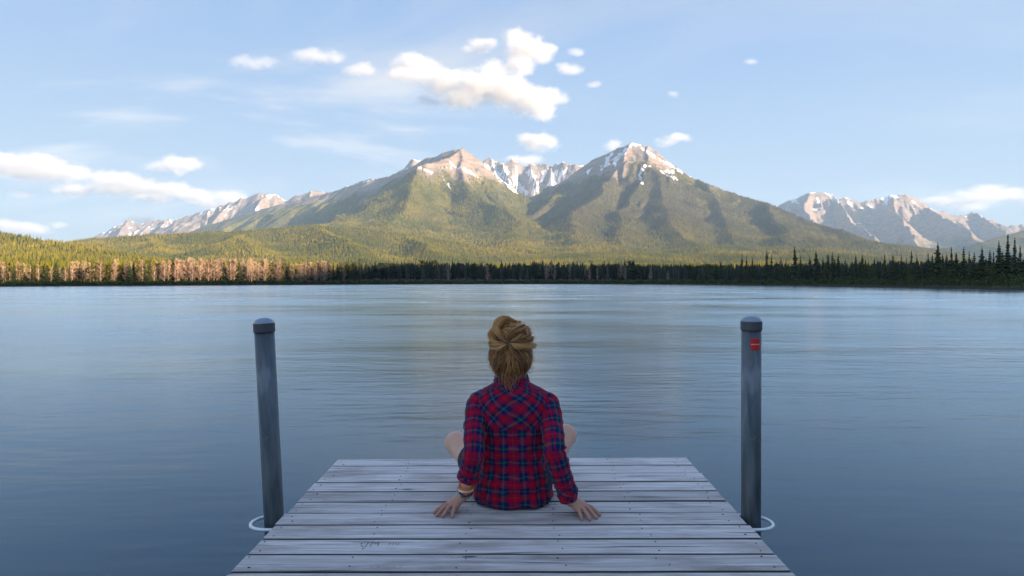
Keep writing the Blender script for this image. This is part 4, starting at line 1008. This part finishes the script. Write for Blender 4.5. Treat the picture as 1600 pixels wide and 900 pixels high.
# finger nails
M_NAILS, t, b = principled('finger_nail', (0.68, 0.42, 0.36), 0.3)

# ------------------------------------------------------------- cloth
def plaid(name, period, rot=0.0):
    m, t, b = principled(name, rough=0.92, spec=0.12)
    uvn = t.n('ShaderNodeUVMap'); uv = t.mapping(uvn.outputs[0], rot=(0, 0, rot)); sp = t.n('ShaderNodeSeparateXYZ'); t.lk(uv, sp.inputs[0])
    RED, NAVY, TEAL, YEL, INK = (0.39, 0.002, 0.028), (0.009, 0.016, 0.095), (0.005, 0.066, 0.100), (0.18, 0.17, 0.05), (0.008, 0.007, 0.022)
    def thread(co):
        f = t.math('FRACT', t.math('MULTIPLY', co, 1.0 / period))
        nd = t.n('ShaderNodeValToRGB'); nd.color_ramp.interpolation = 'LINEAR'; cr = nd.color_ramp
        st = [(0.0, INK), (.03, NAVY), (.16, NAVY), (.18, TEAL), (.235, TEAL), (.245, YEL), (.265, YEL), (.275, TEAL), (.33, TEAL), (.35, NAVY), (.52, NAVY), (.54, INK), (.57, RED), (.755, RED), (.765, (0.36, 0.05, 0.05)), (.785, (0.36, 0.05, 0.05)), (.795, RED), (.97, RED), (1.0, INK)]
        while len(cr.elements) < len(st): cr.elements.new(0.5)
        for e, (p, c_) in zip(cr.elements, st): e.position = p; e.color = c_ + (1,)
        t.lk(f, nd.inputs[0]); return nd.outputs[0]
    c = t.mix(0.5, thread(sp.outputs[0]), thread(sp.outputs[1]))
    tw = t.n('ShaderNodeTexNoise'); t.lk(t.vmath('SCALE', uv, sc=1.0), tw.inputs['Vector']); tw.inputs['Scale'].default_value = 900
    c = t.mix(t.rng(tw.outputs[0], 0.3, 0.7, 0.28, 0.0), c, (0.0, 0.0, 0.0, 1)); t.lk(c, b.inputs['Base Color'])
    b.inputs['Sheen Weight'].default_value = 0.12; b.inputs['Sheen Roughness'].default_value = 0.4
    fo_ = t.noise(coords(t, 'Object'), 22, 3, 0.6); t.lk(t.bump(t.math('ADD', t.math('MULTIPLY', tw.outputs[0], 0.05), fo_), 0.35, 0.012), b.inputs['Normal'])
    return m
M_PLAID = plaid('plaid_flannel', 0.065); M_YOKE = plaid('plaid_flannel_bias', 0.065, R(45))
M_CUFF = plaid('plaid_flannel_cuff', 0.065, R(38))
RINGS = [  # h, cx, cy, half width, half depth
 (.006, .006, 3.040, .176, .158), (.022, .006, 3.038, .186, .160), (.055, .006, 3.034, .184, .153), (.11, .006, 3.030, .172, .140), (.17, .006, 3.022, .158, .126), (.23, .006, 3.012, .150, .116),
 (.30, .006, 3.004, .151, .112), (.36, .005, 3.000, .160, .112), (.41, .005, 2.998, .172, .112), (.45, .005, 2.998, .180, .108), (.485, .004, 3.000, .180, .098), (.512, .004, 3.003, .164, .086),
 (.532, .002, 3.006, .135, .076), (.547, .000, 3.009, .104, .069), (.560, -.002, 3.012, .080, .064), (.574, -.003, 3.016, .066, .061)]
RA = np.array(RINGS); RS = np.concatenate([[0], np.cumsum(np.hypot(np.diff(RA[:, 0]), np.diff(RA[:, 3])))])
def ring_at(s):
    return [np.interp(s, RS, RA[:, k]) for k in range(5)]
def shirt_shell(s0, s1, ns, grow, n=150, uvrot=0):
    V = []; UV = []; Fs = []
    for i in range(ns + 1):
        s = s0 + (s1 - s0) * i / ns; h, cx, cy, a, d = ring_at(s)
        for k in range(n + 1):
            th = -math.pi / 2 + 2 * math.pi * k / n      # start at the back middle, towards the viewer
            ct, st_ = math.cos(th), math.sin(th)
            ex = 2 / 2.5
            x = a * math.copysign(abs(ct) ** ex, ct); y = d * math.copysign(abs(st_) ** ex, st_)
            # folds: long soft creases from the shoulders, slack gathered above the hem
            arc = (th + math.pi / 2)
            if arc > math.pi: arc -= 2 * math.pi
            ue = arc * .16
            lo_ = 1 - min(1, max(0, (h - .05) / .22)); up_ = min(1, max(0, (h - .24) / .12))
            w = .0105 * (1 - up_ * .5) * float(vnoise(np.array(ue * 15 + h * 9), np.array(h * 10.), 3)) + .010 * lo_ * float(vnoise(np.array(ue * 32.), np.array(h * 7 + ue * 5), 6)) + .0065 * float(vnoise(np.array(ue * 22 - h * 22), np.array(h * 13 + ue * 9), 9))
            w += .010 * math.exp(-((h - .20 - .25 * abs(ue)) / .018) ** 2) * math.exp(-((abs(ue) - .12) / .06) ** 2)
            w += .006 * math.exp(-((h - .10 + .12 * ue) / .014) ** 2) * math.exp(-(ue / .16) ** 2)
            l = math.hypot(x, y) or 1; sc = 1 + (w + grow) / l
            hz = h + (0.004 * math.sin(ue * 40) + .010 * (ue * 4) ** 2 * (1 if abs(ue) < .3 else 0) * .4 if h < .03 else 0)
            V.append((cx + x * sc, cy + y * sc, max(.003, hz))); UV.append((ue + .5 + .02 * h, s + .0 + w * .8))
    for i in range(ns):
        for k in range(n): q = i * (n + 1) + k; Fs.append((q, q + 1, q + n + 2, q + n + 1))
    return np.array(V), np.array(Fs), np.array(UV)
s_y = float(np.interp(.372, RA[:, 0], RS)); s_top = RS[-1]
V, Fs, UV = shirt_shell(0, s_y, 64, .0, 150); shirt = mesh_obj('shirt', V - PO, Fs, M_PLAID, person, True, UV)
V, Fs, UV = shirt_shell(s_y - .008, s_top, 40, .0028, 150); mesh_obj('yoke', V - PO, Fs, M_YOKE, shirt, True, UV)['label'] = 'bias-cut plaid shoulder yoke'
# collar: a turned-down band round the neck
V = []; Fs = []; UV = []; n = 60
for i, (dr, dh) in enumerate([(.004, -.006), (.003, .012), (.004, .026), (.008, .031), (.013, .026), (.019, .008), (.023, -.010)]):
    for k in range(n + 1):
        th = 2 * math.pi * k / n; wob = .003 * math.sin(3 * th) + .002 * math.sin(7 * th + 1)
        V.append((-.003 + (.062 + dr + wob) * math.cos(th), 3.017 + (.058 + dr + wob) * math.sin(th), .568 + dh + wob * .6 - .010 * math.sin(th))); UV.append((th * .07, i * .018))
Fs = [(i * (n + 1) + k, i * (n + 1) + k + 1, (i + 1) * (n + 1) + k + 1, (i + 1) * (n + 1) + k) for i in range(6) for k in range(n)]
mesh_obj('collar', np.array(V) - PO, np.array(Fs), M_PLAID, shirt, True, np.array(UV))
def sleeve(name, pts, rad, mat, par, seed, n=44, sub=44, elbow=0.5, flat=1.0, cap=False):
    pts = [Vector(p) for p in pts]
    # resample along a smooth curve
    def cr(i, q):
        p = [pts[max(0, min(len(pts) - 1, i + d))] for d in (-1, 0, 1, 2)]
        return 0.5 * ((2 * p[1]) + (p[2] - p[0]) * q + (2 * p[0] - 5 * p[1] + 4 * p[2] - p[3]) * q * q + (3 * p[1] - p[0] - 3 * p[2] + p[3]) * q ** 3)
    C = []; Rr = []
    for j in range(sub + 1):
        u = j / sub * (len(pts) - 1); i = min(int(u), len(pts) - 2); q = u - i
        C.append(cr(i, q)); Rr.append(rad[i] * (1 - q) + rad[i + 1] * q)
    V = []; UV = []; acc = 0
    ref = Vector((0, -1, 0.05))
    for j, c_ in enumerate(C):
        d = (C[min(j + 1, sub)] - C[max(j - 1, 0)]).normalized(); a = (ref - d * ref.dot(d)).normalized(); bb = d.cross(a)
        if j: acc += (C[j] - C[j - 1]).length
        f = j / sub
        for k in range(n + 1):
            th = 2 * math.pi * k / n
            fold = .0075 * float(vnoise(np.array(acc * 30 + math.sin(th) * .8), np.array(math.cos(th) * 1.2 + 5.), seed)) + .0055 * float(vnoise(np.array(acc * 62 + math.cos(th + 1) * 1.2), np.array(math.sin(th) * 1.6 + 9.), seed + 2))
            pinch = .006 * math.exp(-((f - elbow) / .10) ** 2) * math.sin(acc * 210 + th * 1.0)
            r_ = Rr[j] + fold + pinch
            V.append(tuple(c_ + (a * math.cos(th) * flat + bb * math.sin(th)) * r_)); UV.append((th * Rr[0] * .92 + seed * .031, acc))
    Fs = [(j * (n + 1) + k, j * (n + 1) + k + 1, (j + 1) * (n + 1) + k + 1, (j + 1) * (n + 1) + k) for j in range(sub) for k in range(n)]
    V = np.array(V); V[:, 2] = np.maximum(V[:, 2], .004)
    o = mesh_obj(name, V - PO, np.array(Fs), mat, par, True, np.array(UV)); return o
eL, wL = np.array(ARM_L[1]), np.array(ARM_L[2]); eR, wR = np.array(ARM_R[1]), np.array(ARM_R[2])
sleeve('sleeve', [(-.118, 3.00, .486), (-.156, 2.985, .455), (-.168, 2.915, .370), tuple(eL + (-.001, .008, .004)), mid(eL, wL, .30), mid(eL, wL, .56)], [.048, .058, .051, .047, .047, .047], M_PLAID, shirt, 3, elbow=.62)
sleeve('cuff', [mid(eL, wL, .45), mid(eL, wL, .54), mid(eL, wL, .62)], [.046, .052, .048], M_CUFF, shirt, 11, sub=12, elbow=2)['label'] = 'rolled-up cuff'
sleeve('sleeve', [(.128, 3.00, .482), (.166, 2.985, .450), (.183, 2.910, .370), tuple(eR + (.0, .008, .004)), mid(eR, wR, .45), mid(eR, wR, .86)], [.048, .058, .051, .048, .047, .043], M_PLAID, shirt, 5, elbow=.6)
sleeve('cuff', [mid(eR, wR, .68), mid(eR, wR, .84), mid(eR, wR, 1.0)], [.0462, .0465, .0425], M_CUFF, shirt, 13, sub=14, elbow=2)
# shorts: dark cloth round the hips and upper thighs
S = Field((-.30, 2.84, .0), (.32, 3.30, .24), .006)
S.ell((.006, 3.045, .10), (.163, .125, .098), .02)
for lg in (LEG_L, LEG_R): S.cone(lg[0], mid(lg[0], lg[1], .48), .097, .086, .03)
V, Q = surface_nets(-S.F, S.lo, S.step); V = smooth_mesh(V, Q, 2); V[:, 2] = np.maximum(V[:, 2], .002)
M_SHORTS, t, b = principled('dark_denim', (0.030, 0.032, 0.045), 0.9)
mesh_obj('shorts', V - PO, Q, M_SHORTS, person, True)

# ------------------------------------------------------------- bracelets
fd = (wL - eL) / np.linalg.norm(wL - eL)
def bracelet(f, col, rr_, rad, tilt, label, beads=0):
    c_ = Vector(eL * (1 - f) + wL * f); d = (Vector(fd) + Vector(tilt)).normalized(); a = d.orthogonal().normalized(); bb = d.cross(a)
    m, t, b = principled('bracelet_cord', col, 0.65)
    pts = [c_ + (a * math.cos(q) + bb * math.sin(q)) * rad * (1 + .03 * math.sin(3 * q + f * 9)) for q in [2 * math.pi * k / 36 for k in range(36)]]
    n = 8; V = []; Fs = []
    for i, p in enumerate(pts):
        tn = (pts[(i + 1) % 36] - pts[i - 1]).normalized(); r_ = (p - c_).normalized(); u_ = tn.cross(r_)
        g = rr_ * (1 + (.35 * abs(math.sin(i * math.pi * beads / 36)) - .1 if beads else .12 * math.sin(i * 2.1)))
        for k in range(n): V.append(tuple(p + (r_ * math.cos(2 * math.pi * k / n) + u_ * math.sin(2 * math.pi * k / n) * 1.25) * g))
    for i in range(36):
        for k in range(n): Fs.append((i * n + k, ((i + 1) % 36) * n + k, ((i + 1) % 36) * n + (k + 1) % n, i * n + (k + 1) % n))
    o = mesh_obj('bracelet', np.array(V) - PO, np.array(Fs), m, person, True); o['label'] = label
bracelet(.80, (0.75, 0.19, 0.015), .0048, .0315, (.15, .1, 0), 'orange cord bracelet')
bracelet(.845, (0.62, 0.14, 0.015), .0038, .0315, (-.1, .2, .1), 'amber cord bracelet')
bracelet(.885, (0.78, 0.74, 0.68), .0046, .0325, (.2, -.25, 0), 'white woven bracelet')
bracelet(.925, (0.16, 0.012, 0.022), .0034, .0345, (-.25, .15, .1), 'dark red cord bracelet')
bracelet(.955, (0.07, 0.022, 0.025), .0036, .0345, (.3, .1, -.1), 'brown braided bracelet')
bracelet(.995, (0.06, 0.42, 0.38), .0036, .0335, (.1, -.2, .2), 'turquoise beaded bracelet', 14)

# ------------------------------------------------------------- hair
rh = np.random.RandomState(12)
CAPR = np.array([.098, .108, .111]); CAPC = HEADC + np.array([0, -.010, .004])
KNOT = np.array([-.022, -.80, .60]); KNOT = KNOT / np.linalg.norm(KNOT)
BUNC = np.array([-.004, 2.972, .770]); BUNR = np.array([.092, .080, .070])
HV, HF, HC = [], [], []
def strand(P, r0, r1, col, nside=3):
    P = np.asarray(P); n = len(P); i0 = sum(len(v) for v in HV) if False else strand.n
    T = np.gradient(P, axis=0); T /= np.linalg.norm(T, axis=1)[:, None] + 1e-9
    A_ = np.cross(T, np.array([.3, .2, .93])); A_ /= np.linalg.norm(A_, axis=1)[:, None] + 1e-9; B_ = np.cross(T, A_)
    rad = np.linspace(r0, r1, n)[:, None]
    ring = [P + (A_ * math.cos(2 * math.pi * k / nside) + B_ * math.sin(2 * math.pi * k / nside)) * rad for k in range(nside)]
    HV.append(np.stack(ring, 1).reshape(-1, 3)); idx = np.arange(n * nside).reshape(n, nside) + i0
    nx = np.roll(idx, -1, axis=1)
    HF.append(np.stack([idx[:-1], nx[:-1], nx[1:], idx[1:]], -1).reshape(-1, 4)); HC.append(np.tile(np.append(col, 1.0), (n * nside, 1)))
    strand.n += n * nside
strand.n = 0
DK, MD, LT = np.array([.085, .038, .016]), np.array([.58, .265, .085]), np.array([1.0, .60, .24])
def haircol(b): 
    b = float(np.clip(b + rh.randn() * .27, 0, 1)); return (DK * (1 - b * 2) + MD * b * 2) if b < .5 else (MD * (2 - b * 2) + LT * (b * 2 - 1))
def slerp(a, b, q):
    w = math.acos(max(-1, min(1, float(a @ b)))); return (np.sin((1 - q) * w)[:, None] * a + np.sin(q * w)[:, None] * b) / max(math.sin(w), 1e-4)
# swept from hairline to knot
for i in range(2600):
    az = rh.uniform(-1.0, 1.0) * 2.25          # 0 = straight towards the viewer
    lowb = -.62 - .18 * math.cos(az) if abs(az) < 1.2 else rh.uniform(-.55, .55)
    lowb += rh.uniform(-.10, .22)
    el = lowb + abs(rh.randn()) * .22 if rh.rand() < .75 else rh.uniform(-.6, .5)
    a = np.array([math.sin(az) * math.cos(el), -math.cos(az) * math.cos(el), math.sin(el)]); a /= np.linalg.norm(a)
    q = np.linspace(0, 1, 15); D = slerp(a, KNOT, q)
    cl = math.floor(az * 9) ; wv = .055 * np.sin(q * (5 + (cl % 3) * 2) + cl * 1.7) * np.sin(q * math.pi)
    side = np.cross(a, KNOT); side /= np.linalg.norm(side) + 1e-6
    D = D + side * (wv + rh.randn() * .02 + .022 * np.sin(q * rh.uniform(6, 14) + rh.rand() * 6))[:, None]; D /= np.linalg.norm(D, axis=1)[:, None]
    lift = 1.0 + .035 * abs(rh.randn()) * np.sin(q * math.pi) + .05 * np.sin(cl * 2.3) * np.sin(q * math.pi)
    P = CAPC + D * CAPR * lift[:, None]
    bl = .30 + .18 * math.sin(cl * 1.9) + .22 * max(0, a[2] + .3)
    strand(P, .0008, .0012, haircol(bl))
# bun: locks looping out of the knot and round over the top
pole_b = np.array([-.20, -.93, -.28]); pole_b /= np.linalg.norm(pole_b); e1 = np.cross(pole_b, [0, 0, 1.]); e1 /= np.linalg.norm(e1); e2 = np.cross(e1, pole_b)
nl = 17; lock_off = rh.randn(nl, 3) * np.array([.016, .008, .014])
for i in range(3200):
    lock = rh.randint(nl); ph = 2 * math.pi * (lock + rh.randn() * .22 + .5) / nl; q = np.linspace(0, 1, 16)
    span = 2.35 + .3 * math.sin(lock * 2.7) ; ang = .12 + q * span
    sw = .85 * q * (1 if lock % 3 else -.7) + .10 * np.sin(q * 6 + lock)
    up_ = math.sin(ph)
    D = np.cos(ang)[:, None] * pole_b + np.sin(ang)[:, None] * (np.cos(ph + sw)[:, None] * e1 + np.sin(ph + sw)[:, None] * e2)
    lob = 1 + .15 * math.sin(lock * 4.1) + .22 * (np.abs(np.cos((ph + sw) * nl / 4)) - .6) * np.sin(np.clip(ang, 0, math.pi))
    rad = lob * (1 - .34 * np.exp(-(ang / .34) ** 2)) * (1 + .05 * rh.randn()) + .03 * np.sin(q * rh.uniform(5, 14) + rh.rand() * 6)
    P = BUNC + D * BUNR * rad[:, None] + lock_off[lock] * np.sin(q * math.pi)[:, None] * rh.uniform(.3, 1.3)
    strand(P, .0010, .0009, haircol(.60 + .30 * math.sin(lock * 3.3) - .30 * math.exp(-(.3 * 1) ** 2) * (rh.rand() < .12)))
for i in range(180):      # hair wound round the bun
    th0 = rh.uniform(0, 2 * math.pi); ln = rh.uniform(.7, 2.0); q = np.linspace(0, 1, 14); ring = rh.uniform(.75, 1.75); wv = rh.uniform(.05, .25)
    th = th0 + q * ln * rh.choice([-1, 1]); ang = ring + wv * np.sin(q * rh.uniform(2, 6) + rh.rand() * 6) + .5 * (q - .5) * rh.randn()
    D = np.cos(ang)[:, None] * pole_b + np.sin(ang)[:, None] * (np.cos(th)[:, None] * e1 + np.sin(th)[:, None] * e2)
    P = BUNC + D * BUNR * (1.0 + .10 * np.sin(3 * th + ring * 5) + .04 * rh.randn())[:, None]
    strand(P, .0010, .0007, haircol(.72 + .2 * math.sin(th0 * 3)))
# wisps at the nape and stray hairs round the outline
for i in range(230):
    az = rh.randn() * .8; lw = rh.uniform(-.80, -.45); a = np.array([math.sin(az) * math.sqrt(1 - lw * lw), -math.cos(az) * math.sqrt(1 - lw * lw), lw]); q = np.linspace(0, 1, 9)[:, None]
    P0 = CAPC + a * CAPR * 1.0; ln = rh.uniform(.008, .065) * (1.3 if az < 0 else .8)
    P = P0 + q * np.array([rh.randn() * .010 - math.sin(az) * .03, -.012 - .01 * rh.rand(), -ln]) + np.sin(q * rh.uniform(3, 7) + rh.rand() * 6) * np.array([.007, .003, 0]) * q
    strand(P, .0009, .0004, haircol(.38))
for i in range(620):
    th = rh.uniform(0, 2 * math.pi); base = BUNC if rh.rand() < .6 else CAPC; rr_ = BUNR if base is BUNC else CAPR
    a = np.array([math.cos(th), -.35, math.sin(th)]); a /= np.linalg.norm(a); q = np.linspace(0, 1, 8)[:, None]
    tg = np.cross(a, [0, 1, 0]) * rh.choice([-1, 1]); P = base + a * rr_ * 1.0 + q * (a * rh.uniform(.004, .030) + tg * rh.uniform(.01, .04)) - a * (q ** 2) * rh.uniform(0, .014)
    strand(P, .0009, .0003, haircol(.6))
# the mass underneath, a little inside the strands
def ellmesh(c_, r_, k=.93, nu=28, nv=18):
    V = [c_ + r_ * k * np.array([math.cos(2 * math.pi * i / nu) * math.sin(math.pi * j / nv), math.sin(2 * math.pi * i / nu) * math.sin(math.pi * j / nv), math.cos(math.pi * j / nv)]) for j in range(nv + 1) for i in range(nu)]
    Fq = [(j * nu + i, j * nu + (i + 1) % nu, (j + 1) * nu + (i + 1) % nu, (j + 1) * nu + i) for j in range(nv) for i in range(nu)]
    return np.array(V), np.array(Fq)
for c_, r_, k in ((CAPC, CAPR, .955), (BUNC, BUNR, .91)):
    V, Fq = ellmesh(c_, r_, k)
    if c_ is CAPC:      # leave the face free: pull the front of the cap inside the head
        f = sstep(.03, .075, V[:, 1] - CAPC[1]) * sstep(.075, .02, V[:, 2] - CAPC[2]); V = V + (CAPC - V) * (.35 * f)[:, None]
    HV.append(V); HF.append(Fq + strand.n); HC.append(np.tile(np.array([.17, .095, .045, 1]), (len(V), 1))); strand.n += len(V)
M_HAIR, t, b = principled('blonde_hair', rough=0.42, spec=0.35)
vc = t.n('ShaderNodeVertexColor', layer_name='tone'); t.lk(vc.outputs[0], b.inputs['Base Color'])
hair = mesh_obj('hair', np.concatenate(HV) - PO, np.concatenate(HF), M_HAIR, person, True)
ca_ = hair.data.color_attributes.new('tone', 'FLOAT_COLOR', 'POINT'); ca_.data.foreach_set('color', np.concatenate(HC).astype(np.float32).ravel())
hair['label'] = 'blonde hair twisted up into a messy bun'
# eyes
M_EYE, t, b = principled('eye', (0.75, 0.74, 0.72), 0.2)
for s_ in (-1, 1):
    V, Fq = ellmesh(HEADC + np.array([s_ * .031, .080, .002]), np.array([.0115, .0115, .0085]), 1.0, 12, 8); mesh_obj('eye', V - PO, Fq, M_EYE, person, True)
